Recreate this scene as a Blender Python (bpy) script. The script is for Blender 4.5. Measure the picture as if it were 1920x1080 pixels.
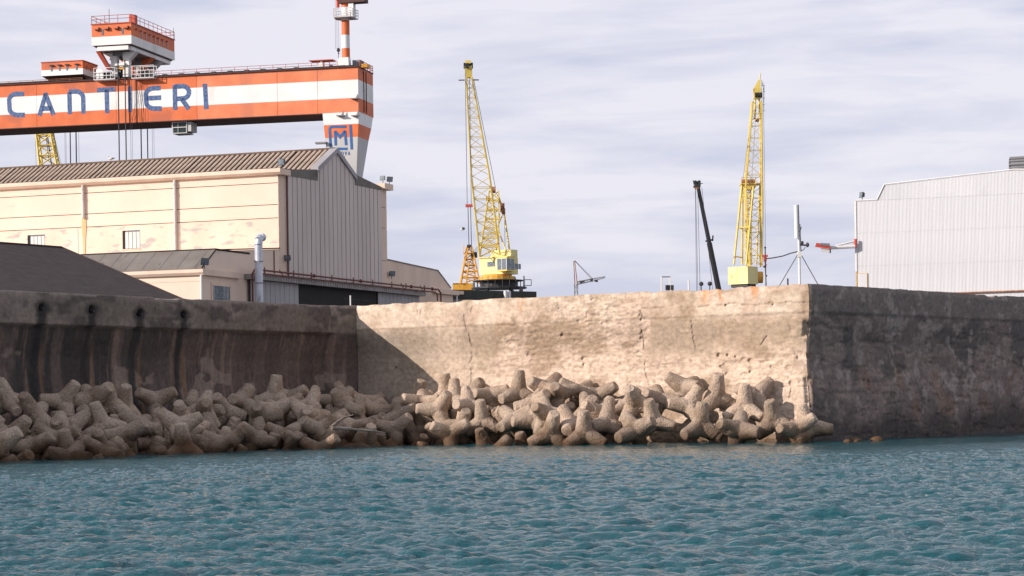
import bpy, bmesh, math, random
import numpy as np
from mathutils import Vector, Matrix, Quaternion

for o in list(bpy.data.objects):
    bpy.data.objects.remove(o)
SC = bpy.context.scene
COL = SC.collection
random.seed(5)

# ------------------------------------------------------------------ camera, sun, sky, exposure
CAM_H = 2.48; FPX = 4100.0; ROLL = 0.015
cam = bpy.data.cameras.new('camera'); camo = bpy.data.objects.new('camera', cam); COL.objects.link(camo)
camo.location = (0, 0, CAM_H); camo.rotation_euler = (math.pi/2, ROLL, 0)
cam.sensor_width = 36; cam.lens = 36*FPX/1920; cam.shift_y = 210/1920
cam.clip_start = 0.5; cam.clip_end = 6000
SC.camera = camo

SUN = Vector((-0.850, -0.352, 0.378)).normalized()
sl = bpy.data.lights.new('sun', 'SUN'); so = bpy.data.objects.new('sun', sl); COL.objects.link(so)
so.rotation_euler = SUN.to_track_quat('Z', 'Y').to_euler(); so.location = (-60, 0, 60)
sl.energy = 5.0; sl.angle = math.radians(0.5); sl.color = (1.0, 0.885, 0.80)

world = bpy.data.worlds.new('World'); SC.world = world; world.use_nodes = True
nt = world.node_tree; nt.nodes.clear()
def N(t, typ, **k):
    n = t.nodes.new(typ)
    for a, b in k.items(): setattr(n, a, b)
    return n
wo = N(nt, 'ShaderNodeOutputWorld'); bg = N(nt, 'ShaderNodeBackground'); bg.inputs['Strength'].default_value = 0.1
sky = N(nt, 'ShaderNodeTexSky', sky_type='NISHITA', sun_disc=False)
sky.sun_elevation = math.asin(SUN.z); sky.sun_rotation = math.atan2(SUN.x, SUN.y); sky.dust_density = 1.5
tc = N(nt, 'ShaderNodeTexCoord')
mp = N(nt, 'ShaderNodeMapping'); mp.inputs['Scale'].default_value = (4.5, 4.5, 27.0); mp.inputs['Rotation'].default_value = (0, 0.02, 0)
nz = N(nt, 'ShaderNodeTexNoise'); nz.inputs['Scale'].default_value = 1.0; nz.inputs['Detail'].default_value = 7; nz.inputs['Roughness'].default_value = 0.55; nz.inputs['Distortion'].default_value = 0.7
mp2 = N(nt, 'ShaderNodeMapping'); mp2.inputs['Scale'].default_value = (13.0, 13.0, 95.0); mp2.inputs['Rotation'].default_value = (0, -0.03, 0)
nz2 = N(nt, 'ShaderNodeTexNoise'); nz2.inputs['Scale'].default_value = 1.0; nz2.inputs['Detail'].default_value = 6; nz2.inputs['Distortion'].default_value = 0.4
add = N(nt, 'ShaderNodeMath', operation='MULTIPLY_ADD'); add.inputs[1].default_value = 0.5
sep = N(nt, 'ShaderNodeSeparateXYZ'); elr = N(nt, 'ShaderNodeMapRange'); elr.inputs['From Min'].default_value = .02; elr.inputs['From Max'].default_value = .16; elr.inputs['To Min'].default_value = -.12; elr.inputs['To Max'].default_value = .05
el = N(nt, 'ShaderNodeMath', operation='ADD')
cov = N(nt, 'ShaderNodeMapRange'); cov.inputs['From Min'].default_value = .2; cov.inputs['From Max'].default_value = .75; cov.inputs['To Min'].default_value = .92; cov.inputs['To Max'].default_value = .58   # the thin veil opens towards the zenith
ramp = N(nt, 'ShaderNodeValToRGB')
ramp.color_ramp.elements[0].position = 0.63; ramp.color_ramp.elements[0].color = (0, 0, 0, 1)
ramp.color_ramp.elements[1].position = 0.88; ramp.color_ramp.elements[1].color = (1, 1, 1, 1)
mix = N(nt, 'ShaderNodeMix', data_type='RGBA'); mix.inputs['Factor'].default_value = 0.9
cl = N(nt, 'ShaderNodeMix', data_type='RGBA')
cl.inputs['A'].default_value = (5.85, 6.05, 7.4, 1)     # thin veil between streaks
cl.inputs['B'].default_value = (7.8, 7.65, 8.5, 1)     # sunlit cloud streaks
for a, b in ((tc.outputs['Generated'], mp.inputs[0]), (mp.outputs[0], nz.inputs['Vector']), (tc.outputs['Generated'], mp2.inputs[0]), (mp2.outputs[0], nz2.inputs['Vector']),
             (nz2.outputs['Fac'], add.inputs[0]), (nz.outputs['Fac'], add.inputs[2]), (add.outputs[0], el.inputs[0]), (sep.outputs['Z'], elr.inputs['Value']), (elr.outputs[0], el.inputs[1]), (tc.outputs['Generated'], sep.inputs[0]), (el.outputs[0], ramp.inputs[0]), (ramp.outputs[0], cl.inputs['Factor']),
             (sep.outputs['Z'], cov.inputs['Value']), (cov.outputs[0], mix.inputs['Factor']), (sky.outputs[0], mix.inputs['A']), (cl.outputs['Result'], mix.inputs['B']), (mix.outputs['Result'], bg.inputs['Color']), (bg.outputs[0], wo.inputs[0])):
    nt.links.new(a, b)
SC.view_settings.view_transform = 'Standard'; SC.view_settings.look = 'None'
SC.view_settings.exposure = 0.16; SC.view_settings.gamma = 1; SC.view_settings.use_curve_mapping = False

# ------------------------------------------------------------------ helpers
def ray(px, py):
    """direction of a picture point, scaled so that y = 1"""
    u = px-960; v = py-750; c, s = math.cos(ROLL), math.sin(ROLL)
    return Vector(((u*c-v*s)/FPX, 1.0, -(u*s+v*c)/FPX))
EYE = Vector((0, 0, CAM_H))
def at(px, py, Y): return EYE + ray(px, py)*Y

def tag(o, label=None, cat=None, group=None, kind=None):
    for k, v in (('label', label), ('category', cat), ('group', group), ('kind', kind)):
        if v: o[k] = v
    return o
def empty(name, loc=(0, 0, 0), rz=0.0):
    o = bpy.data.objects.new(name, None); COL.objects.link(o); o.location = loc; o.rotation_euler = (0, 0, rz)
    o.empty_display_size = 0.3
    return o
def copy_tree(o, parent=None):
    c = o.copy(); COL.objects.link(c)
    if parent is not None: c.parent = parent
    for ch in list(o.children): copy_tree(ch, c)
    return c

class Frame:
    """a thing's own axes: local x runs away to the right at angle a from the view axis, local y away to the left"""
    def __init__(self, o, a):
        self.o = Vector(o); self.a = math.radians(a); self.rz = math.pi/2-self.a
        self.x = Vector((math.sin(self.a), math.cos(self.a), 0)); self.y = Vector((-math.cos(self.a), math.sin(self.a), 0))
    def hit(self, px, py, plane='x', val=0.0):
        n = self.x if plane == 'x' else self.y
        d = ray(px, py); t = ((self.o+n*val)-EYE).dot(n)/d.dot(n)
        p = EYE+d*t-self.o
        return Vector((p.dot(self.x), p.dot(self.y), p.z))
    def world(self, l): return self.o+self.x*l[0]+self.y*l[1]+Vector((0, 0, l[2]))

class MB:
    def __init__(s): s.v = []; s.f = []; s.m = []; s.cur = 0
    def add(s, vs, fs):
        b = len(s.v); s.v += [tuple(p) for p in vs]
        for f in fs: s.f.append(tuple(b+i for i in f)); s.m.append(s.cur)
        return s
    def box(s, lo, hi):
        (a, b, c), (d, e, f) = [min(x, y) for x, y in zip(lo, hi)], [max(x, y) for x, y in zip(lo, hi)]
        return s.add([(a,b,c),(d,b,c),(d,e,c),(a,e,c),(a,b,f),(d,b,f),(d,e,f),(a,e,f)],
                     [(0,3,2,1),(4,5,6,7),(0,1,5,4),(1,2,6,5),(2,3,7,6),(3,0,4,7)])
    def hexa(s, bot, top):
        """box with free corners: four bottom points and four top points, counter-clockwise seen from above"""
        return s.add(list(bot)+list(top), [(3,2,1,0),(4,5,6,7),(0,1,5,4),(1,2,6,5),(2,3,7,6),(3,0,4,7)])
    def tube(s, a, b, r0, r1=None, n=8):
        r1 = r0 if r1 is None else r1
        a = Vector(a); b = Vector(b); d = (b-a)
        if d.length < 1e-6: return s
        d.normalize(); up = Vector((0, 0, 1)) if abs(d.z) < .95 else Vector((1, 0, 0))
        x = d.cross(up).normalized(); y = d.cross(x)
        vs = [a+(x*math.cos(2*math.pi*i/n)+y*math.sin(2*math.pi*i/n))*r0 for i in range(n)]
        vs += [b+(x*math.cos(2*math.pi*i/n)+y*math.sin(2*math.pi*i/n))*r1 for i in range(n)]
        return s.add(vs, [(i, (i+1) % n, n+(i+1) % n, n+i) for i in range(n)]+[tuple(range(n))[::-1], tuple(range(n, 2*n))])
    def bar(s, a, b, w, h=None): return s.tube(a, b, w*0.7, w*0.7, 4)
    def path(s, pts, r, n=8):
        for a, b in zip(pts, pts[1:]): s.tube(a, b, r, r, n)
        return s
    def prism(s, pts, axis, lo, hi):
        """extrude a 2-D outline: axis 'x' -> pts are (y,z), 'y' -> (x,z), 'z' -> (x,y)"""
        def P(p, t): return {'x': (t, p[0], p[1]), 'y': (p[0], t, p[1]), 'z': (p[0], p[1], t)}[axis]
        n = len(pts); vs = [P(p, lo) for p in pts]+[P(p, hi) for p in pts]
        return s.add(vs, [tuple(range(n))[::-1], tuple(range(n, 2*n))]+[(i, (i+1) % n, n+(i+1) % n, n+i) for i in range(n)])
    def ball(s, c, r, n=10, sq=(1, 1, 1)):
        vs = [(c[0], c[1], c[2]-r*sq[2])]; fs = []; k = n//2
        for j in range(1, k):
            t = math.pi*j/k
            for i in range(n): vs.append((c[0]+r*sq[0]*math.sin(t)*math.cos(2*math.pi*i/n), c[1]+r*sq[1]*math.sin(t)*math.sin(2*math.pi*i/n), c[2]-r*sq[2]*math.cos(t)))
        vs.append((c[0], c[1], c[2]+r*sq[2])); L = len(vs)-1
        for i in range(n):
            fs.append((0, 1+(i+1) % n, 1+i)); fs.append((L, 1+(k-2)*n+i, 1+(k-2)*n+(i+1) % n))
            for j in range(k-2): fs.append((1+j*n+i, 1+j*n+(i+1) % n, 1+(j+1)*n+(i+1) % n, 1+(j+1)*n+i))
        return s.add(vs, fs)
    def lattice(s, A, B, wa, wb, n, r, rb, X, Y, faces=(0, 1, 2, 3)):
        """square truss from A to B; wa, wb = (width along X, width along Y) at both ends; X, Y = unit side axes"""
        A = Vector(A); B = Vector(B); X = Vector(X); Y = Vector(Y)
        cs = [(-.5, -.5), (.5, -.5), (.5, .5), (-.5, .5)]
        def pt(k, t):
            w = wa[0]+(wb[0]-wa[0])*t; h = wa[1]+(wb[1]-wa[1])*t
            return A.lerp(B, t)+X*(cs[k][0]*w)+Y*(cs[k][1]*h)
        for k in range(4): s.tube(pt(k, 0), pt(k, 1), r, r, 5)
        for i in range(n):
            t0 = i/n; t1 = (i+1)/n
            for k in faces:
                k2 = (k+1) % 4
                if i % 2: s.tube(pt(k, t0), pt(k2, t1), rb, rb, 4)
                else: s.tube(pt(k2, t0), pt(k, t1), rb, rb, 4)
                if i: s.tube(pt(k, t0), pt(k2, t0), rb, rb, 4)
        return s
    def build(s, name, mat, parent=None, smooth=False, loc=None):
        me = bpy.data.meshes.new(name); me.from_pydata(s.v, [], s.f)
        mats = mat if isinstance(mat, (list, tuple)) else [mat]
        for m in mats: me.materials.append(m)
        if len(mats) > 1: me.polygons.foreach_set('material_index', s.m)
        b = bmesh.new(); b.from_mesh(me); bmesh.ops.recalc_face_normals(b, faces=b.faces); b.to_mesh(me); b.free()
        if smooth:
            me.polygons.foreach_set('use_smooth', [True]*len(me.polygons))
            me.set_sharp_from_angle(angle=math.radians(40))
        o = bpy.data.objects.new(name, me); COL.objects.link(o)
        if parent is not None: o.parent = parent
        if loc is not None: o.location = loc
        return o

# numpy noise
_T = {}
def vn(x, y, seed=0):
    if seed not in _T: _T[seed] = np.random.RandomState(seed+77).rand(256, 256)
    T = _T[seed]; xi = np.floor(x).astype(int); yi = np.floor(y).astype(int); fx = x-xi; fy = y-yi
    fx = fx*fx*(3-2*fx); fy = fy*fy*(3-2*fy)
    a = T[xi % 256, yi % 256]; b = T[(xi+1) % 256, yi % 256]; c = T[xi % 256, (yi+1) % 256]; d = T[(xi+1) % 256, (yi+1) % 256]
    return (a*(1-fx)+b*fx)*(1-fy)+(c*(1-fx)+d*fx)*fy
def fbm(x, y, o=4, seed=0, g=0.5):
    r = 0*x; a = 1.0; t = 0.0
    for i in range(o): r = r+a*vn(x*2**i+17*i, y*2**i+31*i, seed+i); t += a; a *= g
    return r/t
def sst(a, b, x):
    t = np.clip((x-a)/(b-a), 0, 1); return t*t*(3-2*t)

# ------------------------------------------------------------------ materials
def noise_mat(name, c1, c2, scale=1.0, rough=0.8, bump=0.0, bscale=None, stretch=(1, 1, 1), detail=6, spots=None, metallic=0.0, coord='Object', spec=0.3, contrast=(0.35, 0.65)):
    m = bpy.data.materials.new(name); m.use_nodes = True; t = m.node_tree; p = t.nodes['Principled BSDF']
    tc = N(t, 'ShaderNodeTexCoord'); mp = N(t, 'ShaderNodeMapping'); mp.inputs['Scale'].default_value = stretch
    t.links.new(tc.outputs[coord], mp.inputs[0])
    n = N(t, 'ShaderNodeTexNoise'); n.inputs['Scale'].default_value = scale; n.inputs['Detail'].default_value = detail; n.inputs['Roughness'].default_value = 0.6
    t.links.new(mp.outputs[0], n.inputs['Vector'])
    r = N(t, 'ShaderNodeValToRGB'); r.color_ramp.elements[0].position = contrast[0]; r.color_ramp.elements[1].position = contrast[1]
    r.color_ramp.elements[0].color = (*c1, 1); r.color_ramp.elements[1].color = (*c2, 1)
    t.links.new(n.outputs['Fac'], r.inputs[0]); last = r.outputs[0]
    if spots:   # (colour, scale, threshold, stretch)
        mp3 = N(t, 'ShaderNodeMapping'); mp3.inputs['Scale'].default_value = spots[3]; t.links.new(tc.outputs[coord], mp3.inputs[0])
        n3 = N(t, 'ShaderNodeTexNoise'); n3.inputs['Scale'].default_value = spots[1]; n3.inputs['Detail'].default_value = 5; t.links.new(mp3.outputs[0], n3.inputs['Vector'])
        r3 = N(t, 'ShaderNodeValToRGB'); r3.color_ramp.elements[0].position = spots[2]; r3.color_ramp.elements[1].position = spots[2]+0.08
        t.links.new(n3.outputs['Fac'], r3.inputs[0])
        mx = N(t, 'ShaderNodeMix', data_type='RGBA'); mx.inputs['B'].default_value = (*spots[0], 1)
        t.links.new(r3.outputs[0], mx.inputs['Factor']); t.links.new(last, mx.inputs['A']); last = mx.outputs['Result']
    t.links.new(last, p.inputs['Base Color'])
    p.inputs['Roughness'].default_value = rough; p.inputs['Metallic'].default_value = metallic; p.inputs['Specular IOR Level'].default_value = spec
    if bump:
        nb = N(t, 'ShaderNodeTexNoise'); nb.inputs['Scale'].default_value = bscale or scale*8; nb.inputs['Detail'].default_value = 5
        t.links.new(mp.outputs[0], nb.inputs['Vector'])
        b = N(t, 'ShaderNodeBump'); b.inputs['Strength'].default_value = 1.0; b.inputs['Distance'].default_value = bump
        t.links.new(nb.outputs['Fac'], b.inputs['Height']); t.links.new(b.outputs[0], p.inputs['Normal'])
    return m
def flat(name, c, rough=0.6, **k): 
    d = tuple(x*0.82 for x in c); return noise_mat(name, d, c, k.pop('scale', 0.6), rough, **k)

M = {}
M['orange'] = noise_mat('orange_paint', (.60, .135, .045), (.72, .185, .065), .25, .55, spots=((.50, .13, .06), .12, .56, (1, 1, 1)))
M['orange_rail'] = flat('red_rail_paint', (.50, .10, .06), .5)
M['white'] = noise_mat('white_paint', (.74, .73, .71), (.82, .81, .80), .2, .5, spots=((.66, .64, .60), .15, .62, (1, 1, .3)))
M['gantry_grey'] = noise_mat('pale_grey_paint', (.42, .42, .41), (.52, .52, .51), .3, .5, stretch=(1, 1, .2))
M['blue'] = noise_mat('mottled_blue_paint', (.03, .075, .20), (.14, .21, .38), 2.2, .6, detail=8, contrast=(.38, .68))
M['logo_blue'] = flat('logo_blue_paint', (.03, .13, .36), .5)
M['dark_steel'] = flat('dark_steel', (.035, .035, .04), .5)
M['soffit'] = flat('dark_red_and_shade', (.10, .05, .045), .7)  # dark red-brown; on undersides it paints in their shade
M['grey_steel'] = flat('grey_steel', (.23, .23, .24), .5)
M['yellow'] = noise_mat('crane_yellow_paint', (.62, .46, .09), (.78, .62, .18), .5, .5, spots=((.35, .19, .06), 1.2, .60, (1, 1, 1)))
M['pale_yellow'] = noise_mat('pale_yellow_paint', (.66, .58, .24), (.78, .70, .34), .4, .5, spots=((.45, .30, .10), .9, .66, (1, 1, .5)))
M['amber'] = noise_mat('amber_paint', (.62, .30, .04), (.75, .42, .07), .5, .5, spots=((.30, .13, .04), 1.0, .60, (1, 1, 1)))
M['hook_red'] = flat('hook_red_paint', (.62, .09, .06), .5)
M['rope'] = flat('steel_rope', (.05, .05, .06), .6)
M['dark_glass'] = flat('dark_glass', (.03, .045, .045), .15)
M['glass'] = noise_mat('window_glass', (.10, .13, .16), (.20, .24, .27), 3, .1, spec=.6)
M['white_steel'] = flat('white_steel', (.75, .74, .72), .5)
M['plaster'] = noise_mat('cream_plaster', (.70, .56, .455), (.78, .63, .52), .12, .9, bump=.004, bscale=6,
                         spots=((.50, .42, .36), .55, .67, (.35, .35, 1.5)))
M['plaster_worn'] = noise_mat('worn_cream_plaster', (.66, .525, .425), (.76, .61, .50), .3, .9, bump=.006, bscale=6,
                              spots=((.44, .40, .37), 1.0, .56, (.55, .55, 1.6)))
M['cornice'] = noise_mat('cornice_plaster', (.64, .50, .40), (.74, .585, .475), .5, .9, stretch=(1, 1, .3))
M['roof_ribbed'] = noise_mat('weathered_fibre_roof', (.34, .26, .20), (.54, .42, .33), .35, .85, bump=.01, bscale=5, spots=((.13, .08, .06), .22, .60, (1, 1, 1)))
M['roof_gap'] = flat('dark_roof_rib', (.15, .105, .08), .9)
M['annex_roof'] = noise_mat('grey_felt_roof', (.15, .135, .12), (.20, .18, .165), .5, .9, spots=((.10, .085, .08), .5, .58, (.4, 2, 1)))
M['cladding'] = noise_mat('grey_cladding', (.50, .435, .40), (.60, .525, .485), .3, .6, stretch=(1, 1, .25), spots=((.14, .10, .09), 3.5, .76, (1, 1, 1)))
M['cladding_light'] = noise_mat('pale_grey_cladding', (.30, .29, .30), (.37, .36, .37), .3, .6, stretch=(1, 1, .2))
M['canopy'] = noise_mat('canopy_metal', (.22, .20, .19), (.32, .29, .28), .8, .6)
M['joint'] = flat('dark_joint', (.03, .028, .028), .9)
M['pipe_red'] = flat('rust_red_pipe_paint', (.16, .045, .035), .5)
M['downpipe'] = flat('pale_downpipe', (.66, .59, .56), .5)
M['groove'] = flat('dark_groove', (.20, .14, .10), .9)
M['run_off'] = noise_mat('rust_run_off', (.62, .36, .14), (.72, .52, .34), 1.2, .9, stretch=(1, 2, .4))
M['orange_faded'] = noise_mat('faded_orange_paint', (.66, .19, .085), (.76, .25, .12), .25, .55, spots=((.60, .19, .10), .2, .58, (1, 1, .4)))
M['duct'] = noise_mat('galvanised_duct', (.42, .45, .52), (.58, .60, .66), .8, .35, metallic=.3, spots=((.25, .26, .28), 1.2, .62, (1, 1, .3)))
M['shed_roof'] = noise_mat('dark_bitumen_roof', (.042, .033, .032), (.062, .049, .046), 1.6, .95, spots=((.075, .062, .062), 4, .66, (1, 1, 1)))
M['hall'] = noise_mat('pale_corrugated_metal', (.54, .55, .57), (.63, .64, .66), .25, .55, stretch=(1, 1, .3), spots=((.40, .37, .35), .6, .62, (1, 1, .12)))
M['rust'] = noise_mat('rusty_steel', (.20, .09, .05), (.40, .20, .11), 1.5, .9)
M['yellow_trim'] = flat('yellow_trim', (.65, .42, .10), .7)
M['dark_green'] = noise_mat('dark_green_roof', (.040, .045, .040), (.060, .066, .058), .7, .8)
M['interior'] = flat('unlit_interior_black', (.03, .028, .028), .9)
M['ground'] = noise_mat('quay_asphalt', (.06, .06, .06), (.10, .10, .095), .3, .95)
M['wood'] = noise_mat('driftwood', (.12, .09, .07), (.33, .28, .23), 1.5, .9, stretch=(1, 1, 6))
M['gull_white'] = flat('gull_white', (.75, .75, .74), .8)
M['gull_grey'] = flat('gull_grey', (.25, .26, .28), .8)
M['lamp_body'] = flat('lamp_body', (.05, .05, .055), .5)
M['sheet_white'] = flat('white_sheet', (.70, .68, .64), .8)

def attr_mat(name, bump=.02, bscale=5.0, rough=.92, fine=.25):
    """colour from the mesh's own 'tint' (stains, bare stone, plaster) broken up by fine grain"""
    m = bpy.data.materials.new(name); m.use_nodes = True; t = m.node_tree; p = t.nodes['Principled BSDF']
    a = N(t, 'ShaderNodeAttribute', attribute_name='tint'); tc = N(t, 'ShaderNodeTexCoord')
    n = N(t, 'ShaderNodeTexNoise'); n.inputs['Scale'].default_value = bscale; n.inputs['Detail'].default_value = 8; n.inputs['Roughness'].default_value = .65
    t.links.new(tc.outputs['Object'], n.inputs['Vector'])
    mr = N(t, 'ShaderNodeMapRange'); mr.inputs['From Min'].default_value = .3; mr.inputs['From Max'].default_value = .7
    mr.inputs['To Min'].default_value = 1-fine; mr.inputs['To Max'].default_value = 1+fine; t.links.new(n.outputs['Fac'], mr.inputs['Value'])
    mm = N(t, 'ShaderNodeVectorMath', operation='SCALE'); t.links.new(a.outputs['Color'], mm.inputs[0]); t.links.new(mr.outputs[0], mm.inputs['Scale'])
    t.links.new(mm.outputs[0], p.inputs['Base Color']); p.inputs['Roughness'].default_value = rough; p.inputs['Specular IOR Level'].default_value = .2
    b = N(t, 'ShaderNodeBump'); b.inputs['Distance'].default_value = bump; b.inputs['Strength'].default_value = 1
    t.links.new(n.outputs['Fac'], b.inputs['Height']); t.links.new(b.outputs[0], p.inputs['Normal'])
    return m
M['sea_wall'] = attr_mat('weathered_wall', .03, 4.0)

def tetra_mat():
    m = bpy.data.materials.new('rough_concrete'); m.use_nodes = True; t = m.node_tree; p = t.nodes['Principled BSDF']
    tc = N(t, 'ShaderNodeTexCoord'); g = N(t, 'ShaderNodeNewGeometry'); oi = N(t, 'ShaderNodeObjectInfo')
    n = N(t, 'ShaderNodeTexNoise'); n.inputs['Scale'].default_value = 12; n.inputs['Detail'].default_value = 8; n.inputs['Roughness'].default_value = .8
    t.links.new(tc.outputs['Object'], n.inputs['Vector'])
    r = N(t, 'ShaderNodeValToRGB'); r.color_ramp.elements[0].position = .36; r.color_ramp.elements[1].position = .62
    r.color_ramp.elements[0].color = (.25, .185, .135, 1); r.color_ramp.elements[1].color = (.58, .46, .355, 1); t.links.new(n.outputs['Fac'], r.inputs[0])
    big = N(t, 'ShaderNodeTexNoise'); big.inputs['Scale'].default_value = .9; big.inputs['Detail'].default_value = 4; t.links.new(g.outputs['Position'], big.inputs['Vector'])
    # ragged weed and wet line near the water, raised to paint in heap shade
    sx = N(t, 'ShaderNodeSeparateXYZ'); t.links.new(g.outputs['Position'], sx.inputs[0])
    ad = N(t, 'ShaderNodeMath', operation='MULTIPLY_ADD'); ad.inputs[1].default_value = -1.6; t.links.new(big.outputs['Fac'], ad.inputs[0]); t.links.new(sx.outputs['Z'], ad.inputs[2])
    mr = N(t, 'ShaderNodeMapRange'); mr.inputs['From Min'].default_value = -.60; mr.inputs['From Max'].default_value = .60; mr.inputs['To Min'].default_value = 1; mr.inputs['To Max'].default_value = 0
    t.links.new(ad.outputs[0], mr.inputs['Value'])
    mx = N(t, 'ShaderNodeMix', data_type='RGBA'); mx.inputs['B'].default_value = (.12, .072, .042, 1)
    t.links.new(mr.outputs[0], mx.inputs['Factor']); t.links.new(r.outputs[0], mx.inputs['A'])
    # each block weathered a little differently
    v = N(t, 'ShaderNodeMapRange'); v.inputs['To Min'].default_value = .72; v.inputs['To Max'].default_value = 1.12; t.links.new(oi.outputs['Random'], v.inputs['Value'])
    sc = N(t, 'ShaderNodeVectorMath', operation='SCALE'); t.links.new(mx.outputs['Result'], sc.inputs[0]); t.links.new(v.outputs[0], sc.inputs['Scale'])
    # dirty stained patches
    r2 = N(t, 'ShaderNodeValToRGB'); r2.color_ramp.elements[0].position = .48; r2.color_ramp.elements[1].position = .75; t.links.new(big.outputs['Fac'], r2.inputs[0])
    mx2 = N(t, 'ShaderNodeMix', data_type='RGBA', blend_type='MULTIPLY'); mx2.inputs['B'].default_value = (.62, .56, .5, 1)
    t.links.new(r2.outputs[0], mx2.inputs['Factor']); t.links.new(sc.outputs[0], mx2.inputs['A'])
    t.links.new(mx2.outputs['Result'], p.inputs['Base Color']); p.inputs['Roughness'].default_value = .92; p.inputs['Specular IOR Level'].default_value = .2
    vo = N(t, 'ShaderNodeTexVoronoi'); vo.inputs['Scale'].default_value = 11; t.links.new(tc.outputs['Object'], vo.inputs['Vector'])
    ab = N(t, 'ShaderNodeMath', operation='ADD'); t.links.new(n.outputs['Fac'], ab.inputs[0]); t.links.new(vo.outputs['Distance'], ab.inputs[1])
    b = N(t, 'ShaderNodeBump'); b.inputs['Distance'].default_value = .028; t.links.new(ab.outputs[0], b.inputs['Height']); t.links.new(b.outputs[0], p.inputs['Normal'])
    return m
M['tetra'] = tetra_mat()

def water_mat():
    m = bpy.data.materials.new('sea_water'); m.use_nodes = True; t = m.node_tree; p = t.nodes['Principled BSDF']
    p.inputs['Base Color'].default_value = (.006, .080, .098, 1); p.inputs['Roughness'].default_value = .06
    p.inputs['IOR'].default_value = 1.333; p.inputs['Specular IOR Level'].default_value = .5
    fa = N(t, 'ShaderNodeAttribute', attribute_name='tint'); fm = N(t, 'ShaderNodeMix', data_type='RGBA'); fm.inputs['A'].default_value = (.006, .080, .098, 1); fm.inputs['B'].default_value = (.7, .72, .73, 1)
    fs = N(t, 'ShaderNodeSeparateColor'); t.links.new(fa.outputs['Color'], fs.inputs[0]); t.links.new(fs.outputs[0], fm.inputs['Factor']); t.links.new(fm.outputs['Result'], p.inputs['Base Color'])
    tc = N(t, 'ShaderNodeTexCoord'); mp = N(t, 'ShaderNodeMapping'); mp.inputs['Scale'].default_value = (.6, 1.6, 1)
    n = N(t, 'ShaderNodeTexNoise'); n.inputs['Scale'].default_value = 8; n.inputs['Detail'].default_value = 5; n.inputs['Roughness'].default_value = .6
    b = N(t, 'ShaderNodeBump'); b.inputs['Distance'].default_value = .085; t.links.new(fs.outputs[1], b.inputs['Strength'])
    t.links.new(tc.outputs['Object'], mp.inputs[0]); t.links.new(mp.outputs[0], n.inputs['Vector']); t.links.new(n.outputs['Fac'], b.inputs['Height']); t.links.new(b.outputs[0], p.inputs['Normal'])
    return m
M['water'] = water_mat()

# ------------------------------------------------------------------ the sea
def np_mesh(name, V, F, mat, parent=None, tint=None, smooth=True):
    me = bpy.data.meshes.new(name); me.vertices.add(len(V)); me.vertices.foreach_set('co', V.astype(np.float32).ravel())
    nf = len(F); me.loops.add(nf*4); me.loops.foreach_set('vertex_index', F.astype(np.int32).ravel())
    me.polygons.add(nf); me.polygons.foreach_set('loop_start', np.arange(0, nf*4, 4, dtype=np.int32))
    me.polygons.foreach_set('use_smooth', np.full(nf, smooth)); me.update(calc_edges=True)
    if tint is not None:
        a = me.color_attributes.new('tint', 'FLOAT_COLOR', 'POINT'); a.data.foreach_set('color', np.c_[tint, np.ones(len(V))].astype(np.float32).ravel())
    me.materials.append(mat); o = bpy.data.objects.new(name, me); COL.objects.link(o)
    if parent is not None: o.parent = parent
    return o
def grid_faces(nx, ny):
    i = np.arange(nx-1)[None, :]+nx*np.arange(ny-1)[:, None]; i = i.ravel()
    return np.c_[i, i+1, i+nx+1, i+nx]

def wave_tile(n, L, lo, hi, wind, seed):
    rs = np.random.RandomState(seed); k1 = np.fft.fftfreq(n, L/n)*2*np.pi; kx, ky = np.meshgrid(k1, k1); k = np.hypot(kx, ky); k[0, 0] = 1
    lam = 2*np.pi/k
    c = (kx*math.cos(wind)+ky*math.sin(wind))/k
    P = np.exp(-(lam/hi)**2)*np.exp(-(lo/lam)**2)*k**-4.0*(0.05+np.abs(c)**5)
    A = (rs.randn(n, n)+1j*rs.randn(n, n))*np.sqrt(P); A[0, 0] = 0
    h = np.fft.ifft2(A).real; dx = np.fft.ifft2(-1j*A*kx/k).real; dy = np.fft.ifft2(-1j*A*ky/k).real
    sx = np.gradient(h, L/n, axis=1); s = np.sqrt((sx**2+np.gradient(h, L/n, axis=0)**2).mean()/2)
    return h/s, dx/s, dy/s
def samp(T, x, y, L):
    n = T.shape[0]; u = x/L*n; v = y/L*n; i = np.floor(u).astype(int); j = np.floor(v).astype(int); fx = u-i; fy = v-j
    i0 = i % n; i1 = (i+1) % n; j0 = j % n; j1 = (j+1) % n
    return (T[j0, i0]*(1-fx)+T[j0, i1]*fx)*(1-fy)+(T[j1, i0]*(1-fx)+T[j1, i1]*fx)*fy

A_ = Vector((-11.12, 135.18)); B_ = Vector((-9.60, 136.09)); C_ = Vector((16.09, 117.75)); L0_ = Vector((-26.02, 111.49)); R_ = Vector((32.28, 137.44))
dL_ = (A_-L0_).normalized(); LF = L0_-dL_*34; dR_ = (R_-C_).normalized(); RF = C_+dR_*75
def seg_dist(X, Y, a, b):
    d = b-a; t = np.clip(((X-a.x)*d.x+(Y-a.y)*d.y)/d.length_squared, 0, 1); return np.hypot(X-a.x-d.x*t, Y-a.y-d.y*t)

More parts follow.
